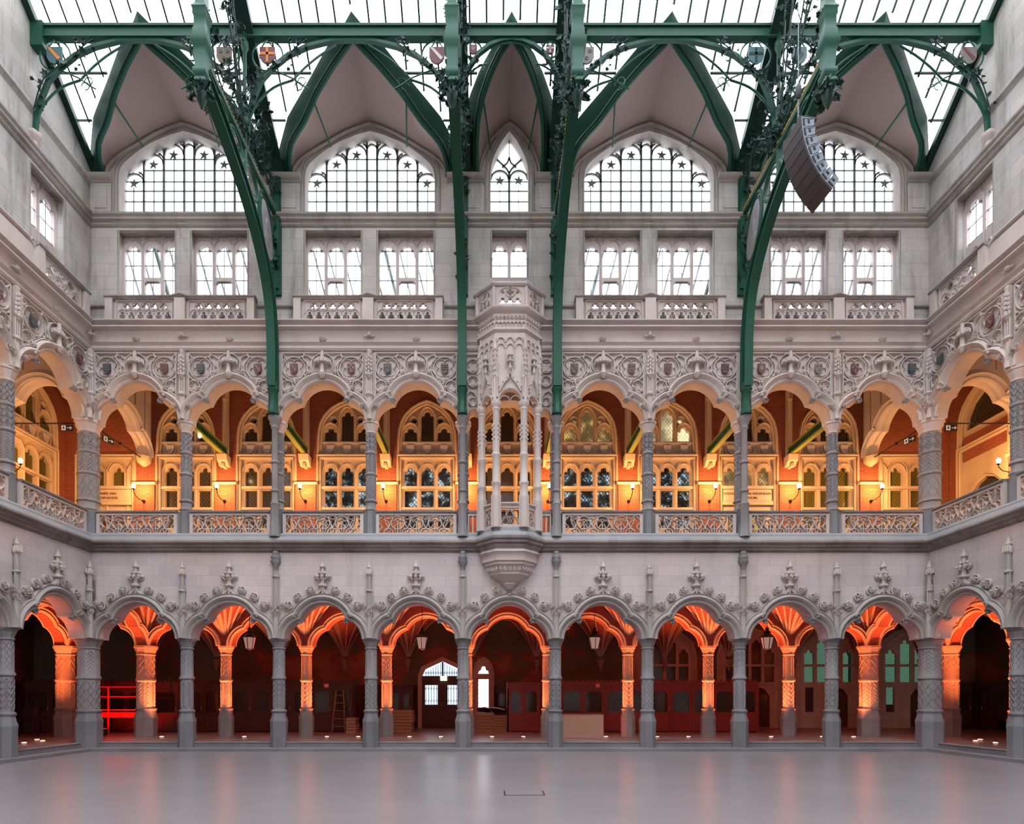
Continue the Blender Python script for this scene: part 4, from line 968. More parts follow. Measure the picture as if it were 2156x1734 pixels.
f.M = None; f.build('top_parapet', S_CARV, t)
# ---------------------------------------------------------------- glass roof
f = MB()
HOODK = {2: [(2.58, 16.13), (2.56, 16.64), (2.06, 17.12), (1.33, 17.54), (.65, 17.95), (.25, 18.12), (0, 18.27)], 1: [(1.28, 16.13), (1.28, 16.95), (1.12, 17.32), (.80, 17.66), (.38, 17.98), (.2, 18.12), (0, 18.27)]}
def ocut(x):      # how far from the wall the glass begins: outside the pointed hoods only
    for cx, k in MODS:
        u = abs(x-cx); P = HOODK[k]
        if u >= P[0][0]: continue
        for (u0, z0), (u1, z1) in zip(P, P[1:]):
            if u1 <= u <= u0: return max(0, (z0+(z1-z0)*(u0-u)/max(1e-6, u0-u1)-16.5)/SL)
    return 0
vs = []; fs = []; nx = 240
for i in range(nx+1): x = X0+W*i/nx; o = ocut(x); vs += [(x, D-o, zroof(o)+.06), (x, D-7, zroof(7)+.06), (x, D-16.4, 25.56), (x, YB, 25.56)]
for i in range(nx):
    for q in range(3): a = i*4+q; fs.append((a, a+4, a+5, a+1))
f.add(vs, fs); roof = struct('ceiling', f, GLASS); roof.name = 'ceiling_glass'
nbar = 57
for i in range(1, nbar):
    x = X0+W*i/nbar; o = ocut(x)+.03
    f = MB(); f.tube([(x, D-o, zroof(o)), (x, D-7, zroof(7))], .028, 4); f.build('glazing_bar', GREEND, roof)
for o in (.68, 1.36, 3.6, 5.2):
    xs = [X0+W*i/600 for i in range(601)]; run = []
    for x in xs+[None]:
        if x is not None and ocut(x) < o: run.append(x)
        elif run:
            if run[-1]-run[0] > .1: f = MB(); f.box(run[0]-.04, run[-1]+.04, D-o-.02, D-o+.02, zroof(o)-.03, zroof(o)+.01); f.build('cross_bar', GREEND, roof)
            run = []
for o in (7, 9.5, 12, 16.4, 21, 26): f = MB(); z = zroof(o) if o <= 7 else 22.1+(o-7)*.36 if o < 16.4 else 25.5; f.box(X0, X1, D-o-.08, D-o+.08, z-.3, z); f.build('roof_beam', GREEND, roof)
for s, x in (('left', X0), ('right', X1)):
    f = MB(); a, b = (x, x+.16) if s == 'left' else (x-.16, x)
    f.plate([[(-.05, 16.42), (7, 16.42+5.6), (7, 16.25+5.6), (-.05, 16.25)]], a, b, lambda u, z, h: (h, D-u, z)); f.build('edge_gutter', GREEND, roof)
# ---------------------------------------------------------------- pointed hoods over the great windows
def resamp(P, n):
    d = [0]
    for a, b in zip(P, P[1:]): d.append(d[-1]+hypot(b[0]-a[0], b[1]-a[1]))
    out = []
    for i in range(n):
        t_ = d[-1]*i/(n-1); j = 0
        while j < len(P)-2 and d[j+1] < t_: j += 1
        q = (t_-d[j])/max(1e-9, d[j+1]-d[j]); out.append((P[j][0]+(P[j+1][0]-P[j][0])*q, P[j][1]+(P[j+1][1]-P[j][1])*q))
    return out
def hood(i, cx, k):
    if k == 2:
        inn = [(2.14, 16.13), (2.12, 16.32), (2.0, 16.5), (1.79, 16.64), (1.51, 16.80), (1.08, 17.13), (.59, 17.43), (0, 17.74)]
        out = [(2.58, 16.13), (2.56, 16.64), (2.06, 17.12), (1.33, 17.54), (.65, 17.95), (.25, 18.12), (0, 18.27)]
    else:
        inn = [(.88, 16.13), (.88, 16.5), (.83, 16.82), (.70, 17.1), (.5, 17.36), (.27, 17.58), (0, 17.76)]
        out = [(1.28, 16.13), (1.28, 16.95), (1.12, 17.32), (.80, 17.66), (.38, 17.98), (.2, 18.12), (0, 18.27)]
    I, E = heads(k); n = 19
    t = thing('roof_hood', 'green-edged pointed hood with beige plaster vault, %s' % ('narrow one in the middle' if k == 1 else ordl(i, 5)+' of five'), 'roof hood', (cx, D, 0), 0, 'pointed hoods of the glass roof')
    inn, out, E = resamp(inn, n), resamp(out, n), resamp(E, n)
    oi = lambda z: max(.03, (z-16.10)/.842); oo = lambda z: max(.03, (z-16.56)/.8)
    mir = lambda L: [(-u, z) for u, z in L]+[(u, z) for u, z in reversed(L[:-1])]
    Im, Om, Em = mir(inn), mir(out), mir(E); m_ = len(Im)
    f = MB(); vs = []; q_ = 6
    for (a, b) in zip(Em, Im):
        for q in range(q_+1):
            s = q/q_; vs.append((a[0]+(b[0]-a[0])*s, -(oi(b[1])*s), a[1]+(b[1]-a[1])*s+.05*sin(pi*s)))
    f.add(vs, [(j*(q_+1)+q, (j+1)*(q_+1)+q, (j+1)*(q_+1)+q+1, j*(q_+1)+q+1) for j in range(m_-1) for q in range(q_)]); f.build('plaster_vault', PLASTER, t)
    f = MB(); vs = []
    for a, b in zip(Im, Om):
        A = Vector((a[0], -oi(a[1]), a[1])); Bv = Vector((b[0], -oo(b[1]), b[1])); vs += [A, A+(Bv-A)*.5, Bv, Bv+Vector((0, .06, .05)), A+Vector((0, .06, .06))]
    f.add(vs, [(j*5+q, (j+1)*5+q, (j+1)*5+(q+1) % 5, j*5+(q+1) % 5) for j in range(m_-1) for q in range(5)]+[(0, 1, 2, 3, 4), tuple((m_-1)*5+q for q in (4, 3, 2, 1, 0))]); f.build('fascia', GREENL, t)
    f = MB(); f.tube([(a[0]*1.02, -oi(a[1])-.02, a[1]+.02) for a in Im], .055, 6); f.tube([(a[0]*1.02+(.09 if a[0] > 0 else -.09 if a[0] < 0 else 0), -oi(a[1])-.02, a[1]+.07) for a in Im], .022, 5); f.build('rim_moulding', GREEN, t)
    for j in (int(m_*.26), m_-1-int(m_*.26)): f = MB(); a = Im[j]; b = Em[j]; f.tube([(a[0], -oi(a[1]), a[1]-.02), (b[0]*.86, -.12, b[1]-.18)], .022, 5); f.build('brace', GREEN, t)
for i, (cx, k) in enumerate(MODS): hood(i, cx, k)
# ---------------------------------------------------------------- ironwork leaves
rnd = random.Random(5)
LEAF = []
for a, r in ((0, 1), (22, .55), (45, .9), (65, .5), (100, .8), (130, .45), (165, .55), (180, .3)): LEAF.append((r*sin(radians(a)), r*cos(radians(a))))
LEAF = LEAF+[(-x, z) for x, z in reversed(LEAF[1:-1])]
OVAL = [(0, 1), (.3, .6), (.42, .1), (.3, -.35), (0, -.6), (-.3, -.35), (-.42, .1), (-.3, .6)]
def leaf(f, p, s, shape=None, sp=.5):
    E = Matrix.Rotation(rnd.uniform(-sp, sp), 4, 'X') @ Matrix.Rotation(rnd.uniform(0, 6.28), 4, 'Y') @ Matrix.Rotation(rnd.uniform(-sp, sp)*2, 4, 'Z')
    keep = f.M; M = Matrix.Translation(p) @ E; f.M = (keep @ M) if keep is not None else M
    sh = shape or LEAF; n = len(sh); cup = .18*s
    f.add([(x*s, -cup*(x*x+z*z), z*s) for x, z in sh]+[(x*s, -cup*(x*x+z*z)+.014, z*s) for x, z in sh]+[(0, .02, 0), (0, .034, 0)],
          [(i, (i+1) % n, 2*n) for i in range(n)]+[(n+i, 2*n+1, n+(i+1) % n) for i in range(n)]+[(i, n+i, n+(i+1) % n, (i+1) % n) for i in range(n)])
    f.M = keep
def spray(f, pts, r, nleaf, ls, shape=None, spread=.12):
    f.tube(pts, r, 5)
    for i in range(nleaf):
        q = rnd.random()*(len(pts)-1); j = int(q); a = Vector(pts[j]); b = Vector(pts[min(j+1, len(pts)-1)]); p = a+(b-a)*(q-j)
        p2 = p+Vector((rnd.uniform(-1, 1), rnd.uniform(-1, 1), rnd.uniform(-1, 1)))*spread; f.tube([p, (p+p2)/2+Vector((0, 0, .02)), p2], r*.5, 4); leaf(f, p2, ls*rnd.uniform(.7, 1.3), shape)
def catmull(P, n=5):
    out = []; Q = [P[0]]+list(P)+[P[-1]]
    for i in range(1, len(Q)-2):
        for j in range(n):
            t_ = j/n; out.append(tuple(.5*((2*b)+(-a+c)*t_+(2*a-5*b+4*c-d)*t_*t_+(-a+3*b-3*c+d)*t_**3) for a, b, c, d in zip(Q[i-1], Q[i], Q[i+1], Q[i+2])))
    out.append(tuple(P[-1])); return out
# ---------------------------------------------------------------- the four great iron trusses
TR = lambda a, b, h: (h, -a, b)
RIB = catmull([(.27, 10.05), (.28, 10.9), (.34, 11.7), (.52, 12.4), (.9, 13.0), (1.45, 13.52), (2.1, 13.92), (2.8, 14.2), (3.5, 14.42), (4.15, 14.56)], 4)
def truss():
    t = thing('iron_truss', '', 'roof truss', group='green cast iron trusses')
    f = MB(); f.lathe([(.145, 9.33), (.15, 9.42), (.13, 9.46), (.125, 9.95), (.155, 9.99), (.155, 10.04), (.13, 10.08), (.135, 10.2)], 8, (0, -.25, 0)); f.build('foot', GREEN, t)
    f = MB(); pr = [(-.15, -.115), (-.15, .115), (-.125, .115), (-.12, .05), (.12, .05), (.125, .115), (.15, .115), (.15, -.115), (.125, -.115), (.12, -.05), (-.12, -.05), (-.125, -.115)]
    f.sweep(RIB, pr, fn=TR)
    for i in range(2, len(RIB)-1):
        a, b = RIB[i-1], RIB[i]
        for q in (0, .33, .66):
            for s in (-1, 1): f.blob((s*.085, -(a[0]+(b[0]-a[0])*q)-.12, a[1]+(b[1]-a[1])*q-.09), .014, .014, .014, 5, 3)
    f.build('rib', GREEN, t)
    f = MB(); f.box(-.15, .15, -.10, 0, 12.75, 16.4); f.box(-.11, .11, -.14, -.10, 12.9, 16.2); f.build('wall_post', GREEN, t)
    f = MB(); f.sweep([(.02, 16.25), (7.0, 16.25+5.6)], [(-.12, -.17), (-.12, .17), (.14, .17), (.14, -.17)], fn=TR); f.sweep([(.02, 16.1), (7.0, 16.1+5.6)], [(-.03, -.22), (-.03, .22), (.02, .22), (.02, -.22)], fn=TR); f.build('rafter', GREEND, t)
    f = MB(); f.sweep([(.1, 14.98), (4.15, 14.98)], [(-.06, -.05), (-.06, .05), (.05, .05), (.05, -.05)], fn=TR); f.build('hammer_beam', GREEN, t)
    f = MB()
    for i in range(36):
        a = .12+4.0*i/36; f.tube([(-.04, -a, 15.05), (0, -a-.06, 15.11), (.04, -a-.1, 15.05)], .028, 4)
    f.build('gold_rope', GOLD, t)
    f = MB(); f.lathe([(.10, 14.1), (.10, 14.2), (.06, 14.3), (.055, 15.4), (.09, 15.45), (.12, 15.6), (.09, 15.75), (.11, 15.85), (.07, 15.9), (.05, 16.0), (.045, 17.3), (.09, 17.4), (.09, 17.55), (.05, 17.6), (.05, 17.8)], 8, (0, -2.1, 0)); f.build('strut', GREEN, t)
    f = MB(); f.lathe([(.1, 14.25), (.17, 14.3), (.17, 14.36), (.13, 14.4), (.19, 14.46), (.19, 14.54), (.14, 14.6), (.17, 14.92), (.17, 15.0), (.24, 15.08), (.24, 15.16), (.19, 15.2), (.19, 15.35), (.165, 15.4), (.165, 15.62), (.19, 15.66), (.19, 15.75), (.22, 15.8), (.14, 15.92), (.14, 19.3)], 4, (0, -4.2, 0)); f.build('pendant_post', GREEN, t)
    f = MB()
    for i in range(12): f.tube([(0, -4.2, 14.3), (.12*cos(i*.52), -4.2+.12*sin(i*.52), 14.15), (.26*cos(i*.52), -4.2+.26*sin(i*.52), 14.05+.1*(i % 3))], .03, 4); leaf(f, (.22*cos(i*.52), -4.2+.22*sin(i*.52), 14.0+.12*(i % 3)), .12)
    f.lathe([(.02, 13.8), (.09, 13.95), (.13, 14.1), (.1, 14.25)], 8, (0, -4.2, 0)); f.build('pendant_foliage', GREEND, t)
    f = MB()      # scrolls in the spandrel
    def ring(co, cz, ro, rz, tilt, r=.03):
        pts = [(0, -(co+ro*cos(a)*cos(tilt)-rz*sin(a)*sin(tilt)), cz+ro*cos(a)*sin(tilt)+rz*sin(a)*cos(tilt)) for a in [2*pi*i/22 for i in range(22)]]
        f.tube(pts, r, 5, True)
    ring(.72, 14.05, .46, .84, -.35, .045); ring(.72, 14.05, .36, .72, -.35, .03); ring(1.75, 14.45, .42, .34, .2, .04); ring(1.75, 14.45, .3, .23, .2, .022); ring(2.6, 14.62, .32, .24, .1, .035); ring(3.3, 14.72, .24, .17, 0, .03); ring(.30, 12.72, .15, .52, -.12, .035); ring(.30, 12.72, .09, .42, -.12, .02)
    f.build('scrollwork', GREEN, t)
    f = MB(); mp = [(.72+.33*cos(a)*cos(-.35)-.68*sin(a)*sin(-.35), 14.05+.33*cos(a)*sin(-.35)+.68*sin(a)*cos(-.35)) for a in [2*pi*i/24 for i in range(24)]]
    f.plate([mp], -.02, .02, TR); f.blob((0, -.74, 14.15), .05, .13, .22, 8, 6); f.blob((0, -.74, 13.8), .05, .22, .2, 8, 6); f.build('medallion', flat('grey_medallion', (.32, .30, .31), .5, var=.5, scale=9), t)
    for i, (o1, z1) in enumerate(((1.1, 16.9), (1.5, 17.4), (2.6, 18.1), (3.1, 18.6), (3.6, 19.0), (3.9, 18.2), (1.0, 16.2))):
        f = MB(); o0 = 2.1 if 1 < i < 6 else 1.9; P = catmull([(rnd.uniform(-.05, .05), -o0, 15.1), (rnd.uniform(-.12, .12), -(o0*.6+o1*.4)-.1, 15.1+(z1-15.1)*.45), (rnd.uniform(-.15, .15), -o1, z1)], 5)
        spray(f, P, .02, 26, .10, LEAF if i % 2 else OVAL, .2); f.build('leafy_stem', GREEND, t)
    for (a, b, c, d) in ((.3, 15.2, .8, 16.6), (.15, 15.6, .5, 16.4), (.2, 13.2, .1, 14.9), (2.3, 15.2, 3.9, 15.6), (3.9, 15.3, 4.0, 17.2)):
        f = MB(); P = catmull([(.02, -a, b), (-.08, -(a+c)/2-.15, (b+d)/2), (.06, -c, d)], 5); spray(f, P, .02, 18, .10, LEAF, .16)
        f.tube([(.02+.0*j, -(c+.14*cos(j*.8)), d+.14*sin(j*.8)) for j in range(8)], .016, 4); f.build('leaf_scroll', GREEND, t)
    return t
tr0 = truss()
for i, k in enumerate((2, 4, 5, 7)):
    lab = 'green iron truss curving up from the gallery, %s' % ['leftmost of four', 'left of the middle pair', 'right of the middle pair', 'rightmost, beside the loudspeakers'][i]
    first(tr0, (colx(k), D, 0), 0, lab)
# purlin beam and its leafy arches
OP = 2.02
t = thing('purlin_beam', 'long green horizontal iron beam across the foot of the glass roof', 'beam', (0, D-OP, 0))
f = MB(); f.box(X0, X1, -.05, .05, 17.74, 17.98); f.box(X0, X1, -.09, .09, 17.96, 18.02); f.box(X0, X1, -.09, .09, 17.70, 17.75); f.build('web', GREEN, t)
for s, x in ((-1, X0), (1, X1)): f = MB(); f.box(min(x, x-s*.3), max(x, x-s*.3), -.12, .12, 17.45, 18.05); f.build('end_bracket', GREEN, t)
def brace_arch(hw, h2):
    t = thing('leafy_iron_arch', '', 'iron arch', group='leafy iron arches under the roof beam')
    P = [(hw-.04, 15.4), (hw*.965, 16.0), (hw*.858, 16.68), (hw*.747, 17.0), (hw*.605, 17.3), (hw*.42, 17.52), (hw*.207, 17.66), (0, 17.70)] if h2 else \
        [(hw-.05, 16.2), (hw*.93, 16.6), (hw*.80, 17.0), (hw*.62, 17.35), (hw*.42, 17.55), (hw*.2, 17.66), (0, 17.70)]
    f = MB(); full_ = [(-u, z) for u, z in P]+[(u, z) for u, z in reversed(P[:-1])]
    f.sweep(full_, [(-.04, -.05), (-.04, .05), (.04, .05), (.04, -.05)]); f.build('arch', GREEN, t)
    if h2:
        for s in (-1, 1):
            f = MB(); Q = catmull([(s*(hw-.08), 15.7, 0), (s*hw*.89, 16.15, 0), (s*hw*.74, 16.52, 0), (s*hw*.56, 16.70, 0)], 4); f.tube([(a, 0, b) for a, b, _ in Q], .028, 5)
            Q = catmull([(s*hw*.56, 16.70, 0), (s*hw*.45, 17.0, 0), (s*hw*.31, 17.3, 0), (s*hw*.15, 17.56, 0)], 4); f.tube([(a, 0, b) for a, b, _ in Q], .025, 5)
            f.tube([(s*hw*.8, 0, 17.0), (s*hw*.68, -.03, 16.85), (s*hw*.56, -.05, 16.70), (s*hw*.47, -.06, 16.52), (s*hw*.4, -.06, 16.42)], .018, 5)
            for q in (0, 1): f.tube([(s*(hw*(.50-.03*q)+.1*cos(j*.8)), -.05, 16.5+.12*q+.1*sin(j*.8)) for j in range(7)], .012, 4)
            f.build('inner_tendril', GREEN, t)
    else:
        for s in (-1, 1):
            f = MB(); Q = catmull([(s*hw*.95, 16.5, 0), (s*hw*.8, 16.85, 0), (s*hw*.6, 17.05, 0), (s*hw*.45, 17.1, 0)], 4); f.tube([(a, 0, b) for a, b, _ in Q], .022, 5)
            f.tube([(s*.62*cos(radians(a)), 0, 17.05+.6*sin(radians(a))) for a in range(0, 91, 10)], .02, 5)
            f.tube([(s*(.75+.09*cos(j*.8)), -.05, 16.95+.09*sin(j*.8)) for j in range(7)], .012, 4)
            f.build('inner_tendril', GREEN, t)
    cx, cz, r = (hw-.53, 17.30, .375) if h2 else (hw-.36, 17.45, .2)
    for s in (-1, 1):
        f = MB(); f.tube([(s*cx+r*cos(a), 0, cz+r*sin(a)) for a in [2*pi*i/24 for i in range(24)]], .022, 5, True)
        for q in (-1, 1): f.tube([(s*cx, -.02, cz+r), (s*cx+q*r*.35, -.03, cz+r*.5)], .018, 4)
        f.build('ring', GREEN, t)
        f = MB()
        for (a, b, c, d, e, g_) in ((cx+.45, 15.9, cx+.2, 16.6, cx-.3, 17.0), (cx-.35, 16.95, cx-.7, 17.35, cx-1.0, 17.6)) if h2 else ((cx+.2, 16.7, cx, 17.0, cx-.2, 17.2),):
            Pp = catmull([(s*a, -.1, b), (s*c, -.12, d), (s*e, -.1, g_)], 4); spray(f, Pp, .014, 12, .075, LEAF if s < 0 else OVAL, .16)
        if h2:
            for q in range(3): leaf(f, (s*(cx+.15-.45*q), -.1, 16.75+.28*q), .15)
        f.build('vine_leaves', GREEND, t)
    return t, (cx, cz, r)
wide, wd = brace_arch(2*HB, True); narrow, nd = brace_arch(HB, False)
RSH = [((TEALP, ORANGE, 2), (SHC[2], GREEN, 3)), ((SHC[0], ORANGE, 0), (SHC[0], PALE, 2)), ((SHC[0], SHC[4], 4), (SHC[0], PALE, 0)), ((SHC[4], BLACK, 3), (TEALP, GREEND, 0)), ((TEALP, GREEND, 4), (SHC[4], SHC[0], 2))]
for i, (cx, k) in enumerate(MODS):
    src, (a, z, r) = (wide, wd) if k == 2 else (narrow, nd)
    lab = 'leafy green iron arch with two shields, %s' % ('narrow one in the middle' if k == 1 else ordl(i, 5)+' of five')
    if i == 0 or k == 1: o = src; o.location = (cx, D-OP, 0); o['label'] = lab; pend = o
    else: o = dup(wide, (cx, D-OP, 0), 0, lab)
    if i == 0: w0 = o
    MODS[i] = (cx, k, o, a, z, r)
for i, (cx, k, o, a, z, r) in enumerate(MODS):
    for s, (m1, m2, kd) in zip((-1, 1), RSH[i]): shield(o, s*a, z-.02, r*.5, r*.55, m1, m2, kd, y=.0, name='hanging_shield', d=.035)
MODS = [m_[:2] for m_ in MODS]
for s, x in (('left', X0), ('right', X1)):
    t = thing('stone_corbel', 'small stone corbel on the %s side wall holding the iron arch' % s, 'corbel', (x, D-OP, 0), pi/2 if s == 'left' else -pi/2)
    f = MB(); f.lathe([(.02, 15.02), (.08, 15.1), (.07, 15.18), (.16, 15.28), (.18, 15.32), (.18, 15.38)], 6, (0, -.02, 0)); f.build('bracket', S_CARV, t)
# ---------------------------------------------------------------- loudspeaker array
t = thing('line_array', 'curved hanging array of eight loudspeaker cabinets beside the rightmost truss', 'loudspeakers', (6.10, 11.95, 13.10), radians(6)); t.scale = (.84, .84, .84)
ang = 0.0; px_, pz_ = 0.0, 0.0
for i in range(8):
    a = radians(4+i*6.2); M = Matrix.Translation((px_, 0, pz_)) @ Matrix.Rotation(-a, 4, 'Y') ; h = .235
    f = MB(); f.M = M; f.plate([[(-.0, -h), (.30, -h+.035), (.33, -.035), (.0, 0)]], -.36, .36); c = f.build('cabinet', GREYD, t)
    g = MB(); g.M = M; g.box(-.03, .0, -.35, .35, -h+.006, -.006); g.build('grille', GRILLE, c)
    g = MB(); g.M = M; g.box(.03, .07, -.375, -.36, -h+.03, -.04); g.box(.15, .20, -.372, -.36, -h+.09, -.07); g.box(.06, .30, -.366, -.36, -.05, -.042); g.build('rigging_plate', BLACK, c)
    px_ -= -sin(a)*h; pz_ -= cos(a)*h
f = MB(); f.box(-.02, .42, -.34, -.26, 0.0, .05); f.box(-.02, .42, .26, .34, 0, .05); f.box(.1, .2, -.34, .34, .03, .07); f.box(.05, .60, -.03, .03, .05, .11); f.build('flying_frame', BLACK, t)
f = MB(); f.tube([(.16, 0, .1), (.16, 0, 6.2)], .012, 5)
for i in range(14): f.tube([(.16+.02*cos(j*1.05), .02*(i % 2)*sin(j*1.05), .12+i*.05+.03*sin(j*1.05)) for j in range(6)], .007, 4, True)
f.build('chain', GREYD, t)
f = MB(); f.lathe([(.04, .8), (.07, .85), (.07, 1.1), (.04, 1.15)], 8, (.16, 0, 0)); f.build('hoist_hook', BLACK, t)
f = MB(); f.tube([(.3, .1, 0), (.34, .12, -.6), (.5, .1, -1.2)], .008, 4); f.build('cable', BLACK, t)
for s, x0, x1 in (('left', X0, X0+W/2-.6), ('right', X0+W/2+.6, X1)):
    f = MB(); f.box(x0, x1, D+1.35, D+1.5, 11.6, 13.32); o = f.build('annex_gutter', flat('slate_sheet', (.06, .06, .065), .7), None); tag(o, 'dark outer gutter wall seen through the high balustrades, %s half' % s, 'gutter wall', 'outer gutter walls')
# slanting bars of the annex roofs seen through the clerestory
for s in (-1, 1):
    t = thing('annex_roof', 'slanting bars of the outer glass roof seen through the clerestory windows, %s half' % ('left' if s < 0 else 'right'), 'roof', (0, D+1.1, 0), 0, 'outer annex roofs')
    for i in range(23):
        x = s*(2.0+i*.43); f = MB(); f.tube([(x+(-s)*-.0, 0, 14.9), (x-s*-.0+s*(-.0)+(-s)*(-.8), .0, 12.2)] if False else [(x, 0.0, 15.0), (x-s*.75, 0.3, 12.0)], .028 if i % 8 != 3 else .055, 4); f.build('slanting_bar', LEAD if i % 8 != 3 else GREEND, t)
for s, x in (('left', X0-.9), ('right', X1+.9)):
    t = thing('outer_roof_truss', 'green slanting roof bars seen outside the %s high side window' % s, 'roof', (x, D, 0))
    for i in range(5): f = MB(); f.tube([(0, -.2-i*.55, 11.9+.3*i), (0, -1.7-i*.55, 14.9+.1*i)], .05 if i % 2 else .02, 4); f.build('bar', GREEN, t)
    for i in range(3): f = MB(); f.tube([(0.1, -3.3+i*.3, 12.1+i*.9), (0.1, -.3, 11.6+i*.9)], .03, 4); f.build('cross_bar', GREEND, t)
# ---------------------------------------------------------------- gallery rear wall and windows
P_DARK = leaded('dark_leaded_glass', (.5, .45, .4), base=(.035, .028, .02), lead=(.10, .08, .05))
P_BLUE = leaded('daylit_leaded_glass', (.37, .42, .43), base=(.03, .035, .03), patch=2.6, trans=.8, lead=(.02, .02, .02))
P_GREEN = leaded('green_leaded_glass', (.17, .245, .195), base=(.07, .11, .07), trans=.75, k=9, lead=(.03, .05, .03))
P_OLIVE = leaded('olive_leaded_glass', (.3, .3, .1), base=(.12, .10, .02), lead=(.03, .025, .01))
def litglass(name, c, st, k=7, sc=2.5):
    m, nt, p = new_mat(name); wv, pos, u, s = wallvec(nt); z = s.outputs[2]
    a = math_(nt, 'MULTIPLY', math_(nt, 'ADD', math_(nt, 'MULTIPLY', u, 1.35), z), k); b = math_(nt, 'MULTIPLY', math_(nt, 'SUBTRACT', math_(nt, 'MULTIPLY', u, 1.35), z), k)
    mask = math_(nt, 'MAXIMUM', math_(nt, 'LESS_THAN', math_(nt, 'FRACT', a), .1), math_(nt, 'LESS_THAN', math_(nt, 'FRACT', b), .1))
    n = noise(nt, pos, sc, 3); col = ramp(nt, n, [(.42, tuple(x*.18 for x in c)), (.5, tuple(x*.35 for x in c)), (.62, c)])
    col = mixc(nt, mask, col, (.05, .04, .02)); sock(nt, col, p.inputs['Emission Color']); p.inputs['Emission Strength'].default_value = st
    p.inputs['Base Color'].default_value = (.03, .03, .02, 1); p.inputs['Roughness'].default_value = .2; return m
P_AMBER = litglass('lit_amber_glass', (1, .62, .22), .7); P_LIT = litglass('lit_room_glass', (1, .8, .45), 1.5, sc=1.2)
ARW = [(.93, 9.95), (.91, 10.2), (.85, 10.46), (.72, 10.70), (.5, 10.92), (.25, 11.07), (0, 11.16)]
def gal_window(kind, mat_up, mat_lo, label, loc, rz, idx=[40]):
    idx[0] += 1; t = bpy.data.objects.new('window_%d' % idx[0], None); COL.objects.link(t); t.location = loc; t.rotation_euler = (0, 0, rz); t['kind'] = 'structure'; t['label'] = label
    xs = (-.545, 0, .545) if kind != 'two' else (-.33, .33)
    out = [(-.93, 5.95), (.93, 5.95)]+[(u, z) for u, z in ARW]+[(-u, z) for u, z in reversed(ARW[:-1])]
    if kind == 'two': out = [(-.93, 5.95), (.93, 5.95), (.93, 9.45), (-.93, 9.45)]
    lo = [light(x, .41, 8.42, 9.04) for x in xs]; w = .205
    if kind == 'arch': lo = [[(-.75, 5.98), (.75, 5.98), (.75, 7.4), (.58, 7.82), (.3, 8.1), (0, 8.22), (-.3, 8.1), (-.58, 7.82), (-.75, 7.4)]]
    elif kind == 'door': lo.append([(-.62, 5.98), (.62, 5.98), (.62, 7.35), (.5, 7.55), (.3, 7.62), (-.3, 7.62), (-.5, 7.55), (-.62, 7.35)])
    elif kind == 'two' and 'left' in label: lo.append([(-.62, 5.98), (.62, 5.98), (.62, 7.35), (.5, 7.55), (.3, 7.62), (-.3, 7.62), (-.5, 7.55), (-.62, 7.35)])
    else: lo += [[(x-w, 7.72), (x+w, 7.72), (x+w, 8.27), (x-w, 8.27)] for x in xs]+[[(x-w, 7.05), (x+w, 7.05), (x+w, 7.6), (x-w, 7.6)] for x in xs]
    up = []
    if kind == 'arch': up = [[(-.72, 9.9), (.72, 9.9), (.72, 10.3), (.5, 10.65), (.2, 10.85), (0, 10.9), (-.2, 10.85), (-.5, 10.65), (-.72, 10.3)]]
    elif kind != 'two': up = [light(0, .41, 9.88, 10.88), light(-.545, .41, 9.88, 10.34), light(.545, .41, 9.88, 10.34)]+[[(s*.30, 10.48), (s*.36, 10.60), (s*.46, 10.62), (s*.58, 10.5), (s*.45, 10.44)] for s in (-1, 1)]
    f = MB(); f.plate([out]+lo+up, .10, .24)
    if kind not in ('two', 'arch'):
        f.bar(arc(0, 10.5, .28, -10, 190, 12, .5), .05, -.10, -.05)
        for s in (-1, 1): f.bar(arc(s*.545, 10.15, .26, 0, 180, 10, .32), .045, -.10, -.05); f.bar([(s*.27, 9.85), (s*.27, 10.4), (s*.30, 10.75)], .05, -.10, -.04)
        f.bar(circ(-.44, 10.55, .13, 12), .03, -.10, -.06, True); f.bar(circ(.44, 10.55, .13, 12), .03, -.10, -.06, True)
    for x in (xs if kind != 'arch' else ()):
        f.bar(arc(x, 8.86, .26, 0, 180, 8, .28), .03, -.10, -.05)
    edges = [x-.2725 for x in xs]+[xs[-1]+.2725] if len(xs) == 3 else [-.66, 0, .66]
    if kind == 'arch': edges = []; f.bar([(-.82, 5.98), (-.82, 7.45), (-.63, 7.9), (-.33, 8.2), (0, 8.33), (.33, 8.2), (.63, 7.9), (.82, 7.45), (.82, 5.98)], .06, -.10, -.04)
    for x in edges:
        if kind == 'door': f.lathe([(.04, 8.4), (.04, 8.95)], 6, (x, .10, 0))
        else: f.lathe([(.045, 7.0), (.045, 8.95)], 6, (x, .10, 0))
        for q in (-1, 1): f.bar([(x, 8.92), (x+q*.07, 9.05), (x+q*.17, 9.17)], .03, -.10, -.05)
    if kind not in ('door', 'arch') and not (kind == 'two' and 'left' in label):
        for z in (8.34, 7.66): f.box(-.85, .85, .03, .12, z-.04, z+.04)
    elif kind != 'arch': f.box(-.85, .85, .02, .12, 8.30, 8.40); f.box(-.85, .85, .02, .12, 7.78, 7.90)
    f.build('stone_tracery', S_WARM, t)
    f = MB()
    rp = [(-.85, 5.95), (-.85, 9.28), (.85, 9.28), (.85, 5.95)]
    f.sweep(rp, [(-.01, -.12), (-.01, -.0), (.03, .03), (.06, -.02), (.09, .04), (.12, .05), (.14, 0), (.14, -.12)])
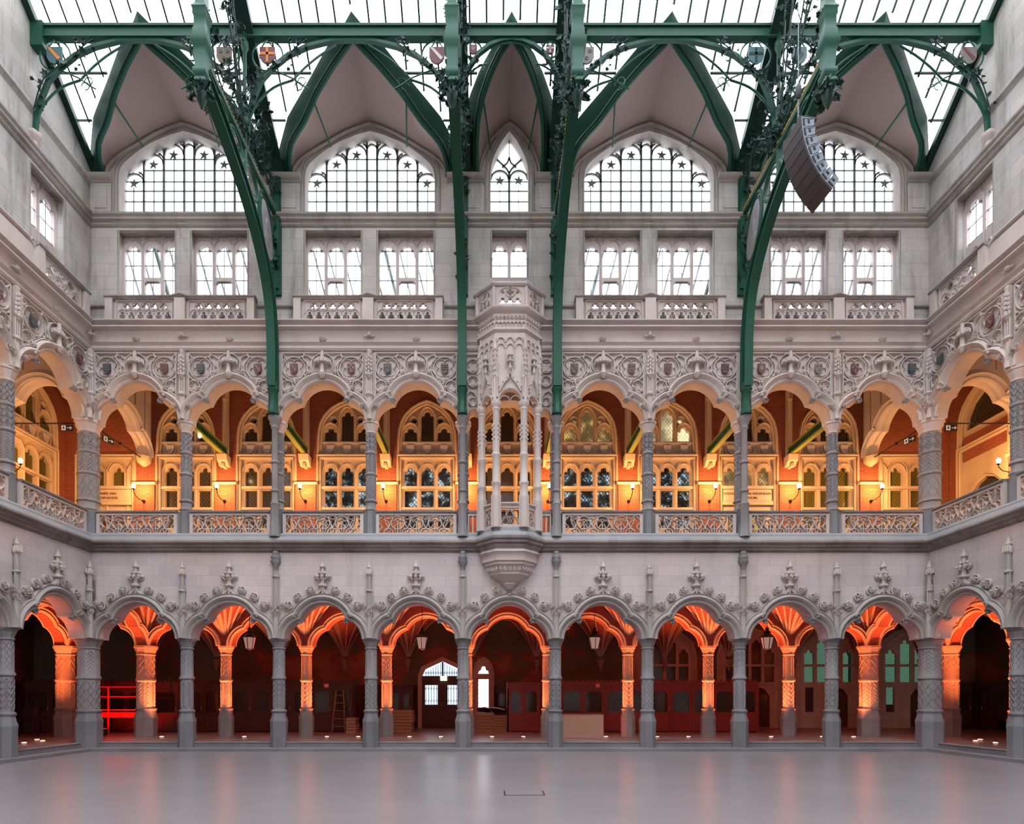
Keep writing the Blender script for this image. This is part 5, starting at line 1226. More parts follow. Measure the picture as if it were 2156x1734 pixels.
    if kind != 'two': f.sweep([(-.83, 9.40)]+[(-u*.88, (z-9.95)*.9+9.95) for u, z in ARW]+[(u*.88, (z-9.95)*.9+9.95) for u, z in reversed(ARW[:-1])]+[(.83, 9.40)], [(0, -.12), (0, -.03), (.03, .0), (.05, -.03), (.08, .03), (.12, .04), (.15, .0), (.15, -.12)])
    f.build('moulded_frame', S_WARM, t)
    if kind == 'arch': f = MB(); f.box(-.8, .8, .06, .12, 8.95, 9.7); f.build('brick_panel', BRICK, t)
    elif kind != 'two':
        f = MB()
        for x in xs: f.plate([shield_outline(x, 9.60, .12, .14)], .04, .11); f.bar(circ(x, 9.6, .2, 14), .025, -.1, -.06, True)
        f.box(-.82, .82, .05, .1, 9.36, 9.42); f.box(-.82, .82, .05, .1, 9.78, 9.84); f.build('shield_frieze', S_CARV, t)
    f = MB(); f.box(-.8, .8, .215, .222, 7.0 if kind == '' else 5.98 if kind == 'arch' else 8.38, 9.1); f.build('lower_pane', mat_lo, t)
    if kind == 'two' and 'left' not in label: f = MB(); f.box(-.8, .8, .215, .222, 7.0, 8.36); f.build('lower_pane', mat_lo, t)
    if kind != 'two': f = MB(); f.plate([[(-.84, 9.86), (.84, 9.86), (.82, 10.4), (.7, 10.68), (0, 11.0), (-.7, 10.68), (-.82, 10.4)]], .215, .222); f.build('upper_pane', mat_up, t)
    if kind == 'door' or (kind == 'two' and 'left' in label):
        f = MB(); f.box(-.8, .8, .06, .11, 7.92, 8.28); f.build('inscription_panel', S_WARM, t)
        for txt, z, sz in ((('VEREENIGING VAN VERZENDERS', 8.12, .085), ('EXPEDITEURS', 7.98, .085)) if kind == 'door' else (('KAMER VAN', 8.12, .09), ('KOOPHANDEL', 7.98, .09))):
            c = bpy.data.curves.new('inscription', 'FONT'); c.body = txt; c.size = sz*1.25; c.extrude = .004; c.align_x = 'CENTER'; ob = bpy.data.objects.new('inscription', c); COL.objects.link(ob); c.materials.append(WOODD)
            ob.parent = t; ob.location = (0, .056, z); ob.rotation_euler = (pi/2, 0, 0)
        f = MB(); f.box(-.6, .6, .2, .235, 5.98, 7.6); f.build('door_leaf', WOODD if kind == 'two' else P_AMBER, t)
        if kind == 'door':
            f = MB()
            for x in (-.6, -.02, .56): f.box(x, x+.04, .17, .2, 5.98, 7.6)
            f.tube([(-.3, .18, 6.9), (.3, .18, 7.55)], .02, 4); f.build('door_bars', WOODR, t)
    return t
holes = []
def galwall(name, fn, x0, x1, centres, piers):
    f = MB(); hs = []
    for c, two in centres:
        hs.append([(c-.9, 5.96), (c+.9, 5.96), (c+.9, 9.43), (c-.9, 9.43)] if two else [(c-.9, 5.96), (c+.9, 5.96)]+[(c+u*.96, z-.02) for u, z in ARW]+[(c-u*.96, z-.02) for u, z in reversed(ARW[:-1])])
    f.plate([[(x0, 5.9), (x1, 5.9), (x1, 11.45), (x0, 11.45)]]+hs, 0, .35, fn)
    for c in piers:
        a = fn(c-.33, 5.95, -.10); b = fn(c+.33, 8.42, 0); f.box(min(a[0], b[0]), max(a[0], b[0]), min(a[1], b[1]), max(a[1], b[1]), 5.95, 8.42)
    o = struct(name, f, BRICK)
    g = MB()
    for c in piers:
        a = fn(c-.37, 8.40, -.14); b = fn(c+.37, 8.5, 0); g.box(min(a[0], b[0]), max(a[0], b[0]), min(a[1], b[1]), max(a[1], b[1]), 8.40, 8.47)
        for s in (-1, 1): a = fn(c+s*.36-.03, 6, -.03); b = fn(c+s*.36+.03, 11, 0); g.box(min(a[0], b[0]), max(a[0], b[0]), min(a[1], b[1]), max(a[1], b[1]), 8.4, 9.2)
    struct('trim_%d' % (20+len(name)), g, S_WARM)
fnb = lambda u, z, h: (u, D+B+h, z); fnl = lambda u, z, h: (X0-B-h, D-u, z); fnr = lambda u, z, h: (X1+B+h, D-u, z)
galwall('wall_back_gallery', fnb, X0-B, X1+B, [(bayx(k), False) for k in range(9)]+[(bayx(-1), True), (bayx(9), True)], [colx(k) for k in range(10)])
galwall('wall_left_gallery', fnl, -B, D-YB, [((k+.5)*B, False) for k in range(-1, 3)], [k*B for k in range(0, 4)])
galwall('wall_right_gallery', fnr, -B, D-YB, [((k+.5)*B, False) for k in range(-1, 3)], [k*B for k in range(0, 4)])
UP = [P_DARK]*5+[P_AMBER, P_LIT, P_DARK, P_DARK]; LO = [P_DARK, P_DARK, P_BLUE, P_BLUE, P_DARK, P_BLUE, P_BLUE, P_AMBER, P_OLIVE]
for k in range(9): gal_window('door' if k == 7 else '', UP[k], LO[k], 'gallery rear window with tracery, %s of nine' % ordl(k, 9), (bayx(k), D+B, 0), 0)
gal_window('two', P_OLIVE, P_OLIVE, 'two-light window over a door in the left gallery corner', (bayx(-1), D+B, 0), 0)
gal_window('two', P_OLIVE, P_OLIVE, 'two-light window in the right gallery corner', (bayx(9), D+B, 0), 0)
for sd, x, rz in (('left', X0-B, pi/2), ('right', X1+B, -pi/2)):
    for k in (-1, 0, 1, 2): gal_window('arch' if k < 0 and sd == 'right' else '', P_OLIVE if sd == 'left' else P_DARK, P_OLIVE if sd == 'left' else P_DARK, 'gallery window on the %s side, %s' % (sd, NEAR[k+1]), (x, D-(k+.5)*B, 0), rz)
# wall corbels with pilaster strips and green tie beams
def corbelstrip():
    t = thing('corbel_pilaster', '', 'corbel', group='corbel pilasters of the gallery wall')
    f = MB(); f.box(-.05, .05, -.28, 0, 8.93, 9.02); f.sweep([(-.16, 9.05), (.16, 9.05)], [(-.07, 0), (-.07, .16), (0, .2), (.06, .3), (.18, .34), (.24, .36), (.24, 0)]); f.build('corbel', S_WARM, t)
    f = MB(); f.lathe([(.07, 9.3), (.05, 9.42), (.10, 9.5), (.05, 9.56), (.05, 11.1), (.1, 11.16), (.08, 11.2), (.12, 11.4)], 8, (0, -.06, 0)); f.box(-.10, .10, -.06, 0, 9.3, 11.45); f.build('strip', S_WARM, t); return t
def tiebeam():
    t = thing('tie_beam', '', 'beam', group='green tie beams of the gallery')
    f = MB(); f.box(-.07, .07, -B+.42, -.02, 9.31, 9.37); f.box(-.07, .07, -B+.42, -.02, 9.56, 9.61); f.box(-.03, .03, -B+.42, -.02, 9.37, 9.56); f.build('girder', GREENY, t)
    f = MB()
    for i in range(14): y = -.12-i*.15; f.box(-.065, -.03, y-.05, y+.05, 9.40, 9.53); f.box(.03, .065, y-.05, y+.05, 9.40, 9.53)
    f.build('studs', GREEN, t); return t
cs, tb = corbelstrip(), tiebeam()
for k in range(1, 9):
    first(cs, (colx(k), D+B, 0), 0, 'stone corbel and pilaster strip on the gallery wall, %s' % ordl(k-1, 8)); first(tb, (colx(k), D+B, 0), 0, 'olive green iron tie beam across the gallery ceiling space, %s of eight' % ordl(k-1, 8))
for sd, x, rz in (('left', X0-B, pi/2), ('right', X1+B, -pi/2)):
    for k in (1, 2, 3): dup(cs, (x, D-k*B, 0), rz, 'stone corbel strip inside the %s side gallery, %s' % (sd, NEAR[k-1])); dup(tb, (x, D-k*B, 0), rz, 'olive tie beam inside the %s side gallery, %s' % (sd, NEAR[k-1]))
# arches crossing the gallery at the corners
def cross():
    t = thing('gallery_cross_arch', '', 'arch', group='arches crossing the gallery corners')
    spandrel(TU, 11.45, -.17, .17, S_CARV, t); f = MB()
    for part in TU[:3]:
        f.sweep(part, [(q*.8, h*.7+.17) for q, h in UPROF], clamp=HB); f.sweep(part, [(q*.8, -h*.7-.17) for q, h in UPROF], clamp=HB)
    f.build('archivolt', S_CARV, t)
    for y in (-.17, .17):
        s0 = 1 if y > 0 else -1; f = MB(); f.box(-.97, .97, min(y, y+s0*.04), max(y, y+s0*.04), 11.26, 11.30)
        for s in (-1, 1):
            for (a, b) in (((s*.95, 10.0), (s*.95, 11.3)), ((s*.45, 10.6), (s*.45, 11.3))): f.box(a[0]-.02, a[0]+.02, min(y, y+s0*.04), max(y, y+s0*.04), a[1], b[1])
        f.build('panelling', S_CARV, t)
    f = MB(); f.lathe([(.05, 8.98), (.14, 9.05), (.2, 9.1), (.22, 9.2), (.24, 9.28)], 8, (HB-.1, 0, 0)); f.build('corbel', S_WARM, t)
    f = MB(); f.tube([(-HB, 0, 9.2), (HB, 0, 9.2)], .018, 6); f.blob((0, 0, 9.2), .05, .05, .05); f.build('tie_rod', IRON, t)
    return t
cr = cross(); first(cr, (X0, D+HB, 0), pi/2, 'trefoil stone arch crossing the far gallery at its left corner'); dup(cr, (X1, D+HB, 0), pi/2, 'trefoil stone arch crossing the far gallery at its right corner')
dup(cr, (X0-HB, D, 0), pi, 'trefoil stone arch crossing the left side gallery at the corner'); dup(cr, (X1+HB, D, 0), 0, 'trefoil stone arch crossing the right side gallery at the corner')
def exitsign(name, lab, loc, rz, w=.17, h=.085, glow=None, arrow=1):
    t = thing(name, lab, 'exit sign', loc, rz)
    f = MB(); f.box(-w, w, -.015, .015, -h, h); f.build('panel', glow or BLACK, t)
    if glow is None:
        f = MB(); f.box(-w*.85, -w*.15, -.02, -.015, -h*.8, h*.8); f.box(w*.05 if arrow > 0 else w*.3, w*.7, -.02, -.015, -h*.12, h*.12)
        tip = w*.9; f.plate([[(tip, 0), (w*.55, h*.6), (w*.55, -h*.6)] if arrow > 0 else [(w*.05, 0), (w*.4, h*.6), (w*.4, -h*.6)]], -.02, -.015); f.build('arrow_and_door', WHITE, t)
        f = MB(); f.plate([[(-w*.6, h*.5), (-w*.45, h*.5), (-w*.4, h*.1), (-w*.25, 0), (-w*.4, -.1*h), (-w*.35, -h*.6), (-w*.5, -h*.2), (-w*.7, -h*.6), (-w*.6, 0)]], -.024, -.02); f.build('running_figure', BLACK, t)
    f = MB(); f.tube([(0, 0, h), (0, 0, h+.06)], .008, 4); f.build('hanger', IRON, t); return t
exitsign('exit_sign', 'small hanging exit sign in the left side gallery arch', (-11.97, D-.02, 9.06), 0); exitsign('exit_sign', 'small edge-on exit sign on the tie rod behind the left corner column', (X0, D+.75, 9.06), radians(70))
exitsign('exit_sign', 'small hanging exit sign with arrow in the right side gallery arch', (12.81, D-.02, 9.06), 0); exitsign('exit_sign', 'small edge-on exit sign on the tie rod behind the right corner column', (X1, D+.75, 9.06), -radians(70))
# sconces
BULB = flat('glowing_bulb', (1, .9, .7), .4, emis=(1, .72, .38), es=22)
def lamp(name, kind, energy, color, loc, parent=None, size=.08, **kw):
    d = bpy.data.lights.new(name, kind); d.energy = energy; d.color = color
    if kind == 'POINT': d.shadow_soft_size = size
    if kind == 'SPOT': d.shadow_soft_size = size; d.spot_size = kw.get('angle', 1.2); d.spot_blend = .7
    o = bpy.data.objects.new(name, d); COL.objects.link(o); o.location = loc
    if parent: o.parent = parent
    if 'rot' in kw: o.rotation_euler = kw['rot']
    return o
SCONCE_W = 210
def sconce(sgn=1):
    t = thing('wall_sconce', '', 'wall lamp', group='glowing wall sconces')
    f = MB(); f.lathe([(.01, -.05), (.05, -.02), (.05, .02), (.01, .05)], 8, (0, -.03, 0)); f.tube([(0, -.03, 0), (0, -.25, -.03), (0, -.45, .02), (0, -.55, .12), (0, -.55, .2)], .012, 6); f.lathe([(.03, .18), (.045, .2), (.02, .24)], 8, (0, -.55, 0)); f.build('arm', IRON, t)
    f = MB(); f.lathe([(.02, .22), (.05, .25), (.06, .30), (.04, .35), (.01, .37)], 8, (0, -.55, 0)); f.build('bulb', BULB, t)
    lamp('bulb_light', 'POINT', SCONCE_W, (1, .47, .145), (0, -.50, .30), t, .07)
    return t
sc = sconce()
for k in range(0, 10): first(sc, (colx(k), D+B-.10, 7.86), 0, 'glowing wall sconce on the red brick gallery wall, %s of ten' % ordl(k, 10))
for sd, x, rz in (('left', X0-B, pi/2), ('right', X1+B, -pi/2)):
    for k in (0, 1, 2, 3): dup(sc, (x+(.1 if sd == 'left' else -.1), D-k*B, 7.86), rz, 'glowing wall sconce inside the %s side gallery, %s' % (sd, NEAR[k]))
t = thing('ceiling_bulb', 'single bright bulb hanging behind the second gallery arch from the left', 'lamp', ((422-1040)/70.5, D+1.0, 9.3)); f = MB(); f.blob((0, 0, 0), .05, .05, .07, 8, 6); f.build('bulb', BULB, t); f = MB(); f.tube([(0, 0, .07), (0, 0, 2.1)], .006, 4); f.build('cord', IRON, t)
# ---------------------------------------------------------------- uplights in the aisle floor
SPOT = flat('uplight_lens', (1, .6, .4), .3, emis=(1, .52, .30), es=14)
UP_W = 900
def uplight(w=UP_W):
    t = thing('floor_uplight', '', 'uplight', group='round uplights set in the aisle floor')
    f = MB(); f.lathe([(.085, .25), (.085, .262), (.06, .266)], 14); f.build('rim', IRON, t)
    f = MB(); f.lathe([(.058, .262), (.058, .272), (.02, .276)], 14); f.build('lens', SPOT, t)
    lamp('uplight_beam', 'SPOT', w, (1, .21, .06), (0, 0, .29), t, .05, angle=radians(86), rot=(pi-radians(14), 0, 0))
    return t
ul = uplight(); n = 0
spots = []
for k in range(0, 10):
    for s in (-1, 1):
        if (k == 0 and s < 0) or (k == 9 and s > 0) or (k == 5 and s > 0): continue
        spots.append((colx(k)+s*.81, D+2.10))
for i, (x, y) in enumerate(spots):
    kk = round((x-X0)/B)
    first(ul, (x, y, 0), 0, 'glowing floor uplight, %s' % ('leftmost behind the far arcade' if i == 0 else 'rightmost behind the far arcade' if i == len(spots)-1 else '%s of the inner column standing %s' % ('right' if x > colx(kk) else 'left', ordl(kk, 10))))
for s, sg in (('left', -1), ('right', 1)):
    bx = X0 if sg < 0 else X1
    for (dx, dy, w) in ((1.62, -.3, 'nearest the hall floor'), (2.2, .9, 'farthest back of three'), (1.65, .4, 'middle one of three')): dup(ul, (bx+sg*dx, D+dy, 0), -sg*radians(25), 'round glowing floor uplight in the %s side aisle, %s' % (s, w))
    for k in (1, 2, 3): dup(ul, (bx+sg*2.1, D-k*B+.8, 0), -sg*pi/2, 'round glowing floor uplight along the %s side aisle, %s' % (s, NEAR[k-1]))
# hanging lanterns
def lantern():
    t = thing('hanging_lantern', '', 'lantern', group='hanging lanterns of the ground arcade')
    f = MB(); f.lathe([(.03, 2.86), (.02, 2.92), (.06, 2.95), (.125, 2.98)], 6)
    f.lathe([(.20, 3.32), (.20, 3.35), (.10, 3.45), (.11, 3.5), (.06, 3.52), (.05, 3.6), (.02, 3.64)], 6)
    for i in range(6):
        a = pi/6+i*pi/3; f.tube([(.12*cos(a), .12*sin(a), 2.98), (.19*cos(a), .19*sin(a), 3.33)], .012, 4)
    f.build('frame', IRON, t)
    f = MB(); f.lathe([(.112, 2.99), (.178, 3.32)], 6); f.build('frosted_panes', flat('frosted_glass', (.62, .45, .40), .6, emis=(1, .5, .4), es=.18), t)
    f = MB(); f.tube([(0, 0, 3.62), (0, 0, 4.62)], .01, 4); f.build('rod', IRON, t); return t
ln = lantern()
for i, k in enumerate((1, 3, 5, 7)): first(ln, (bayx(k), D+HB, 0), 0, 'six-sided hanging lantern in the far ground arcade, %s of four' % ['leftmost', 'second from the left', 'third from the left', 'rightmost'][i])
# ---------------------------------------------------------------- panelled booths along the aisle
def booth(name, label, x0, x1, y, ndoor, wood, crest=True, h=2.05, gap=(), loc=None):
    t = thing(name, label, 'panelled booth', (x0, y, .25)); w = x1-x0; h -= .25
    f = MB(); f.box(0, w, 0, .5, h-.22, h); f.box(0, w, -.05, .05, h-.05, h); f.box(0, w, -.03, .03, h-.25, h-.21); f.box(-.03, .06, -.02, .5, 0, h); f.box(w-.06, w+.03, -.02, .5, 0, h); f.box(0, w, .45, .5, 0, h); f.build('carcass', wood, t)
    pw = w/ndoor
    for i in range(ndoor):
        a = i*pw
        g = MB(); z1 = h-.25
        g.plate([[(a+.02, .03), (a+pw-.02, .03), (a+pw-.02, z1), (a+.02, z1)], [(a+.10, .72), (a+pw-.10, .72), (a+pw-.10, z1-.16), (a+pw-.2, z1-.08), (a+.2, z1-.08), (a+.10, z1-.16)]], 0, .05)
        g.box(a+.12, a+pw-.12, -.015, 0, .14, .60); g.box(a-.02, a+.03, -.02, .05, 0, h-.2); d = g.build('door', wood, t)
        q = MB(); q.box(a+.09, a+pw-.09, .02, .03, .70, z1-.07); q.build('glass_panel', PANEL_GLASS, d)
        q = MB(); q.tube([(a+pw-.06, -.04, .78), (a+pw-.06, -.04, .9)], .01, 5); q.build('handle', GOLD, d)
    if crest:
        f = MB(); n = int(w/.17)
        for i in range(n): c = w*(i+.5)/n; f.plate([[(c-.07, h), (c-.07, h+.05), (c-.04, h+.05), (c, h+.13), (c+.04, h+.05), (c+.07, h+.05), (c+.07, h)]], 0, .04)
        f.build('cresting', wood, t)
    return t
YBO = D+4.75
booth('booth_row', 'long dark oak row of glazed booths at the left end of the aisle', -17.0, -9.6, YBO, 8, WOODD)
booth('booth_row', 'dark oak row of glazed booths behind the third and fourth arches', -9.5, -5.15, YBO, 6, WOODD)
booth('booth_row', 'long red-lit row of glazed wooden booths right of the counter', 2.42, 9.55, YBO, 9, WOODR)
booth('booth', 'red wooden two-door booth beside the stacks of boards', .50, 1.65, YBO, 2, WOODR, False)
booth('oak_panelling', 'dark oak wall panelling left of the arched entrance door', -5.0, -3.3, D+OUT-.52, 4, WOODD, False, 2.0)
booth('oak_panelling', 'dark oak wall panelling right of the narrow leaded window', .1, .55, D+OUT-.52, 1, WOODD, False, 2.0)
booth('oak_panelling', 'short dark oak panelling beside the last green aisle window on the right', 18.6, X1+OUT-.6, D+OUT-.52, 1, WOODD, False, 2.1)
o = booth('oak_panelling', 'dark oak panelling along the outer wall of the right side aisle', 0, 8.4, 0, 9, WOODD, False, 2.1); o.location = (X1+OUT-.52, D+OUT-.1, .25); o.rotation_euler = (0, 0, -pi/2)
o = booth('oak_panelling', 'dark oak panelling along the outer wall of the left side aisle', 0, 8.4, 0, 9, WOODD, False, 2.1); o.location = (X0-OUT+.52, D-3.8, .25); o.rotation_euler = (0, 0, pi/2)
# fire signs on the booths
for x, z, lab in ((-6.05, 1.93, 'dark booths'), (3.75, 1.93, 'red booths'), (-15.6, 1.93, 'far left booths')):
    t = thing('fire_sign', 'small red fire extinguisher sign on the %s' % lab, 'sign', (x, YBO-.06, z)); f = MB(); f.box(-.09, .09, 0, .01, -.08, .08); f.build('plate', flat('sign_red', (.80, .05, .04), .5), t)
    f = MB(); f.box(-.05, -.015, -.006, 0, -.05, .03); f.box(.01, .05, -.006, 0, -.05, .05); f.build('pictogram', WHITE, t)
# entrance door
YD = D+OUT
t = bpy.data.objects.new('door_1', None); COL.objects.link(t); t['kind'] = 'structure'; t['label'] = 'dark arched double entrance door with wrought iron grilles'; t.location = (-2.1, YD, .25)
DAY = leaded('grille_daylight_glass', (.40, .43, .455), base=(.05, .05, .05), trans=.95, k=.01, w=-1)
f = MB()
for s in (-1, 1): f.plate([[(0, 0), (s*.84, 0), (s*.84, 1.95), (0, 1.95)], [(s*.2, .95), (s*.72, .95), (s*.72, 1.75), (s*.2, 1.75)]], -.02, .06); f.box(min(s*.14, s*.76), max(s*.14, s*.76), -.04, -.02, .15, .75)
f.box(-.93, .93, -.06, .1, 1.93, 2.12); f.build('leaves', WOODD, t)
f = MB(); f.plate([[(-1.0, 0), (-.84, 0), (-.84, 2.1), (-.7, 2.4), (0, 2.72), (.7, 2.4), (.84, 2.1), (.84, 0), (1.0, 0), (1.0, 2.15), (.85, 2.5), (0, 2.9), (-.85, 2.5), (-1.0, 2.15)]], -.12, .05); f.build('stone_surround', S_VAULT, t)
f = MB()
for s in (-1, 1):
    for i in range(5): x = s*(.24+.11*i); f.tube([(x, .0, .95), (x, .0, 1.75)], .010, 4); f.tube([(x+.03*cos(j), 0, 1.6+.04*sin(j)) for j in range(6)], .008, 4); f.tube([(x+.03*cos(j), 0, 1.1+.04*sin(j)) for j in range(6)], .008, 4)
    for i in range(7): x = s*(.08+.1*i); f.tube([(x, 0, 2.12), (x, 0, 2.64-.06*i)], .009, 4); f.tube([(x+.035*cos(j), 0, 2.25+.04*sin(j)) for j in range(7)], .009, 4)
f.box(-.03, .03, -.02, .04, 2.1, 2.7); f.build('iron_grille', IRON, t)
f = MB(); f.box(-.74, .74, .05, .056, .93, 1.77); f.plate([[(-.9, 2.0), (.9, 2.0), (.9, 2.5), (0, 2.9), (-.9, 2.5)]], .05, .056); f.build('door_glass', DAY, t)
f = MB(); f.blob((-.06, -.06, .95), .03, .03, .03); f.build('door_handle', GOLD, t)
exitsign('exit_sign', 'glowing pale green exit sign over the arched entrance door', (-2.05, YD-.10, 2.27), 0, .13, .09, glow=flat('exit_glow', (.8, 1, .7), .4, emis=(.75, 1, .55), es=5))
# narrow leaded window
t = bpy.data.objects.new('window_70', None); COL.objects.link(t); t['kind'] = 'structure'; t['label'] = 'narrow pointed leaded window between the entrance door and the red booth'; t.location = (-.43, YD, 0)
f = MB(); f.plate([[(-.45, .25), (.45, .25), (.45, 2.5), (.36, 2.85), (.2, 3.05), (0, 3.15), (-.2, 3.05), (-.36, 2.85), (-.45, 2.5)], [(-.21, 1.05), (.21, 1.05), (.21, 2.24), (-.21, 2.24)], [(-.21, 2.46), (.21, 2.46)]+arc(.13, 2.53, .07, 0, 100, 4)+arc(0, 2.68, .09, -20, 200, 8)+arc(-.13, 2.53, .07, 80, 180, 4)], -.08, .1)
f.sweep([(-.36, 1.0), (-.36, 2.5), (-.28, 2.8), (0, 3.02), (.28, 2.8), (.36, 2.5), (.36, 1.0)], [(0, .08), (0, .12), (.04, .15), (.08, .12), (.08, .08)]); f.box(-.36, .36, -.14, 0, 2.3, 2.4); f.build('stone_frame', S_VAULT, t)
f = MB(); f.box(-.25, .25, .02, .026, 1.0, 2.9); f.build('leaded_pane', leaded('bright_leaded_glass', (.82, .84, .84), base=(.1, .1, .1), trans=.95, k=5.5, w=.09, lead=(.04, .04, .04)), t)
# arched rear windows with doors on the right
for i, (cx, w, mat, door) in enumerate(((6.97, 1.02, P_DARK, False), (10.45, 1.05, P_DARK, True), (13.65, 1.05, P_GREEN, True), (17.1, 1.2, P_GREEN, True))):
    t = bpy.data.objects.new('window_%d' % (71+i), None); COL.objects.link(t); t['kind'] = 'structure'; t['label'] = 'arched traceried aisle window on the right, %s of four' % ordl(i, 4); t.location = (cx, YD, 0)
    o_ = [(-w-.3, .25), (w+.3, .25), (w+.3, 3.2), (w+.15, 3.75), (w*.6, 4.2), (0, 4.4), (-w*.6, 4.2), (-w-.15, 3.75), (-w-.3, 3.2)]
    hs = []
    p_ = 2*w/4
    for j in range(4):
        x = -w+p_*(j+.5); hs.append([(x-p_*.38, 2.12), (x+p_*.38, 2.12), (x+p_*.38, 2.75), (x-p_*.38, 2.75)]); hs.append(light(x, p_*.76, 2.85, 3.45 if j in (0, 3) else 3.85))
    if door: hs.append([(-.1, .27), (.8, .27), (.8, 1.55), (.62, 1.82), (.35, 1.92), (.08, 1.82), (-.1, 1.55)]); hs.append([(-w+.1, .9), (-w+.45, .9), (-w+.45, 1.9), (-w+.1, 1.9)])
    f = MB(); f.plate([o_]+hs, -.06, .06); r_ = [(-w-.1, .25), (-w-.1, 3.2), (-w*.92, 3.65), (-w*.5, 4.05), (0, 4.2), (w*.5, 4.05), (w*.92, 3.65), (w+.1, 3.2), (w+.1, .25)]
    f.sweep(r_, [(0, .06), (0, .1), (.04, .14), (.08, .08), (.12, .13), (.16, .1), (.16, .06)]); f.box(-w, w, -.11, 0, 2.76, 2.84); f.box(-w, w, -.11, 0, 2.02, 2.1); f.build('stone_tracery', S_VAULT, t)
    f = MB(); f.box(-w, w, .02, .026, .9 if door else 2.05, 3.95); f.build('leaded_panes', mat, t)
    if door:
        f = MB(); f.box(-.1, .34, -.02, .015, .27, 1.85); f.box(.36, .8, -.02, .015, .27, 1.85); d = f.build('door_leaf', WOODD, t)
        f = MB(); f.box(-.02, .28, -.03, -.02, .95, 1.6); f.box(.42, .72, -.03, -.02, .95, 1.6); f.build('door_glass', P_OLIVE if i > 1 else PANEL_GLASS, d)
# stacks of boards, bag, counter, ladder
def stack(label, x, y, w, d, n, h, seed):
    r = random.Random(seed)
    for i in range(n):
        t = MB(); a = r.uniform(-.03, .03); t.box(-w/2+a, w/2+a, -d/2, d/2, 0, h*.88); o = t.build('wooden_board_crate', WOODL, None, (x, y, .25+i*h)); o.rotation_euler = (0, 0, r.uniform(-.03, .03))
        tag(o, 'flat wooden crate %s, %s' % (label, 'topmost' if i == n-1 else 'bottom one' if i == 0 else ['second', 'third', 'fourth', 'fifth', 'sixth'][i-1]+' from the bottom'), 'crate', 'flat wooden crates '+label)
stack('in the left stack under the narrow window', -.33, D+5.2, .62, .7, 6, .115, 1)
stack('in the right stack under the narrow window', .46-.2, D+5.2, .62, .7, 6, .10, 2)
stack('in the low stack beside the dark booths', -5.0, D+4.3, .34, .5, 5, .11, 3)
stack('in the tall stack behind an inner column', -3.35, D+5.0, .8, .6, 7, .115, 4)
t = thing('black_bag', 'shapeless black bag with a white strap lying across the wooden crates', 'bag', (.05, D+5.2, .95))
f = MB(); r = random.Random(3)
for i in range(9): f.blob((-.55+i*.13, r.uniform(-.1, .1), .08+r.uniform(-.01, .05)), .14, .2, .09, 8, 5)
f.build('cloth', BLACK, t); f = MB(); f.tube([(-.45, -.2, .2), (-.2, -.24, .16), (0, -.22, .18), (.25, -.24, .12), (.35, -.22, .1)], .018, 5); f.build('strap', WHITE, t)
t = thing('counter', 'plain reddish plywood counter box standing between two arcade columns', 'counter', (2.8, D+1.95, .25))
f = MB(); f.box(-.64, .64, -.02, 0, 0, .70); f.box(-.64, -.62, 0, .5, 0, .70); f.box(.62, .64, 0, .5, 0, .70); f.build('panels', flat('plywood_front', (.50, .27, .19), .55, var=.2, scale=2), t); f = MB(); f.box(-.65, .65, -.03, .52, .70, .72); f.build('counter_top', WOODL, t)
t = thing('step_ladder', 'pale wooden step ladder leaning by the dark booths', 'ladder', ((560/3.335+550-1040)/58., YBO-.25, .25))
for s in (-1, 1): f = MB(); f.tube([(s*.2, 0, .55), (s*.13, .15, 1.5)], .02, 4); f.tube([(s*.22, -.02, 0), (s*.2, 0, .6)], .02, 4); f.build('rail', WOODL, t)
for i in range(5): f = MB(); z = .2+i*.28; f.box(-.2+.012*i, .2-.012*i, -.01+.03*i, .07+.03*i, z, z+.025); f.build('rung', WOODL, t)
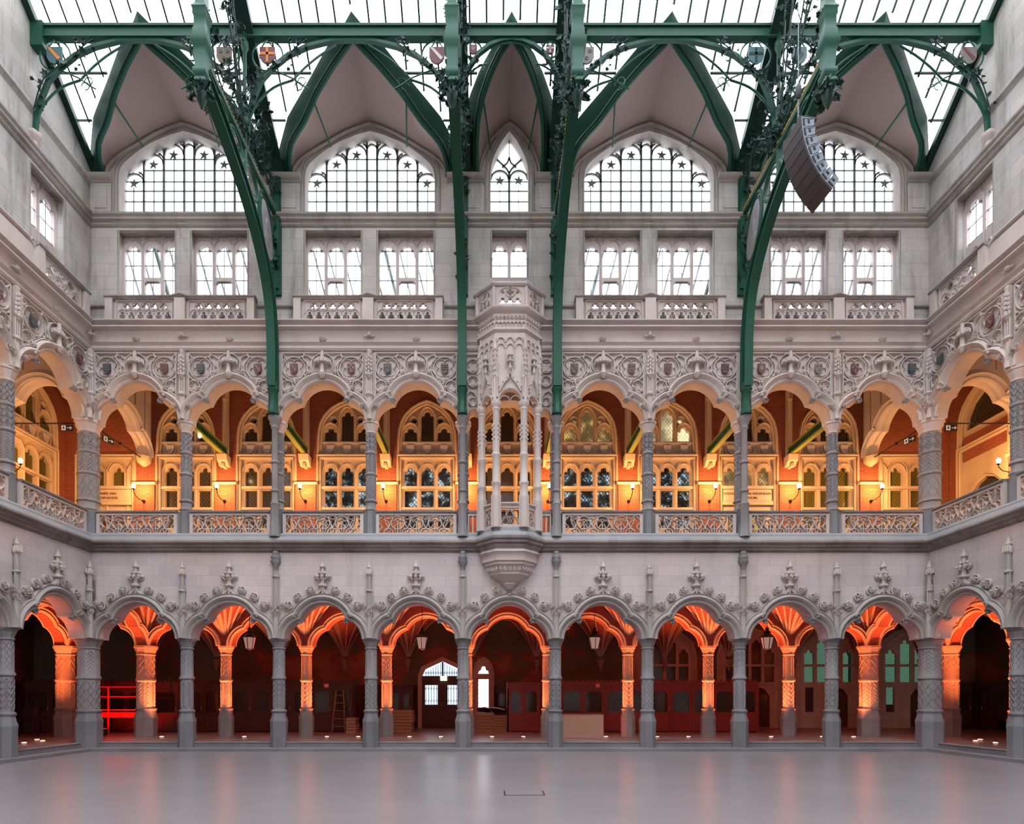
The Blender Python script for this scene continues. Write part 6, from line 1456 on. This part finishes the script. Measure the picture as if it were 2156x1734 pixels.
# red tubular frame and stand in the left aisle
t = thing('tubular_rack', 'bright red tubular frame rack standing behind the thick left corner columns', 'rack', (-13.0, D+3.9, .25))
RED2 = flat('bright_red_tube', (.80, .03, .03), .4)
for x in (-.75, -.4, .75, .95): f = MB(); f.tube([(x, 0, 0 if x in (-.4, .95) else .7), (x, 0, 1.62)], .03, 6); f.build('upright', RED2, t)
for z in (.72, .82, 1.28, 1.62): f = MB(); f.tube([(-.8, 0, z), (1.0, 0, z)], .025, 6); f.build('rail', RED2, t)
f = MB(); f.box(-.7, .95, -.05, .3, .56, .70); f.build('tray', RED2, t)
t = thing('added_rack_light', 'made-up black red-beamed floor light added to light the tubular rack', 'added light', (-12.9, D+2.95, .25))  # made-up lamp, added only to throw red light on the rack
f = MB(); f.lathe([(.08, .02), (.09, .05), (.09, .2), (.07, .22)], 12); f.build('housing', BLACK, t); f = MB(); f.lathe([(.07, .215), (.07, .225)], 12); f.build('added_red_lens', flat('added_red_lens', (1, .05, .03), .3, emis=(1, .02, .01), es=3), t)
lamp('added_red_beam', 'SPOT', 170, (1, .012, .008), (0, 0, .26), t, .05, angle=radians(110), rot=(pi-radians(50), 0, 0))  # beam of the added lamp, aimed at the rack
t = thing('equipment_trolley', 'dark wheeled equipment trolley glowing at its foot in the left aisle', 'trolley', (-15.0, D+2.6, .25))
f = MB(); f.box(-.3, .3, -.2, .2, .1, .14); f.box(-.3, .3, -.2, .2, .6, .63)
for x in (-.28, .28):
    for y in (-.18, .18): f.tube([(x, y, .08), (x, y, 1.2)], .015, 5)
f.build('frame', IRON, t)
for x in (-.28, .28): f = MB(); f.blob((x, -.18, .05), .05, .03, .05, 8, 5); f.build('wheel', BLACK, t)
f = MB(); f.box(-.2, .2, -.15, .15, .14, .5); f.box(-.22, .18, -.15, .15, .63, .95); f.build('drawer_unit', PANEL_GLASS, t)
# floor hatch
t = MB(); t.box(-.30, .30, -.2, .2, .0005, .004); o = t.build('floor_hatch', flat('hatch_metal', (.21, .205, .23), .35), None, (.48, 1.547*1230/(1669-1465), 0)); tag(o, 'flat rectangular metal hatch set in the polished hall floor', 'hatch')
f = MB(); f.box(-.32, -.30, -.22, .22, .0005, .005); f.box(.30, .32, -.22, .22, .0005, .005); f.box(-.32, .32, -.22, -.205, .0005, .005); f.build('hatch_rim', IRON, o)
# benches at far right
t = thing('oak_bench', 'dark oak bench against the panelling of the right side aisle', 'bench', (18.85, D+4.6, .25), -pi/2)
f = MB(); f.box(-1, 1, -.2, .2, .42, .47); f.build('seat', WOODD, t); f = MB(); f.box(-1, 1, .16, .2, .47, .95); f.build('backrest', WOODD, t)
for x in (-.9, .9): f = MB(); f.box(x-.05, x+.05, -.18, .18, 0, .42); f.build('leg', WOODD, t)
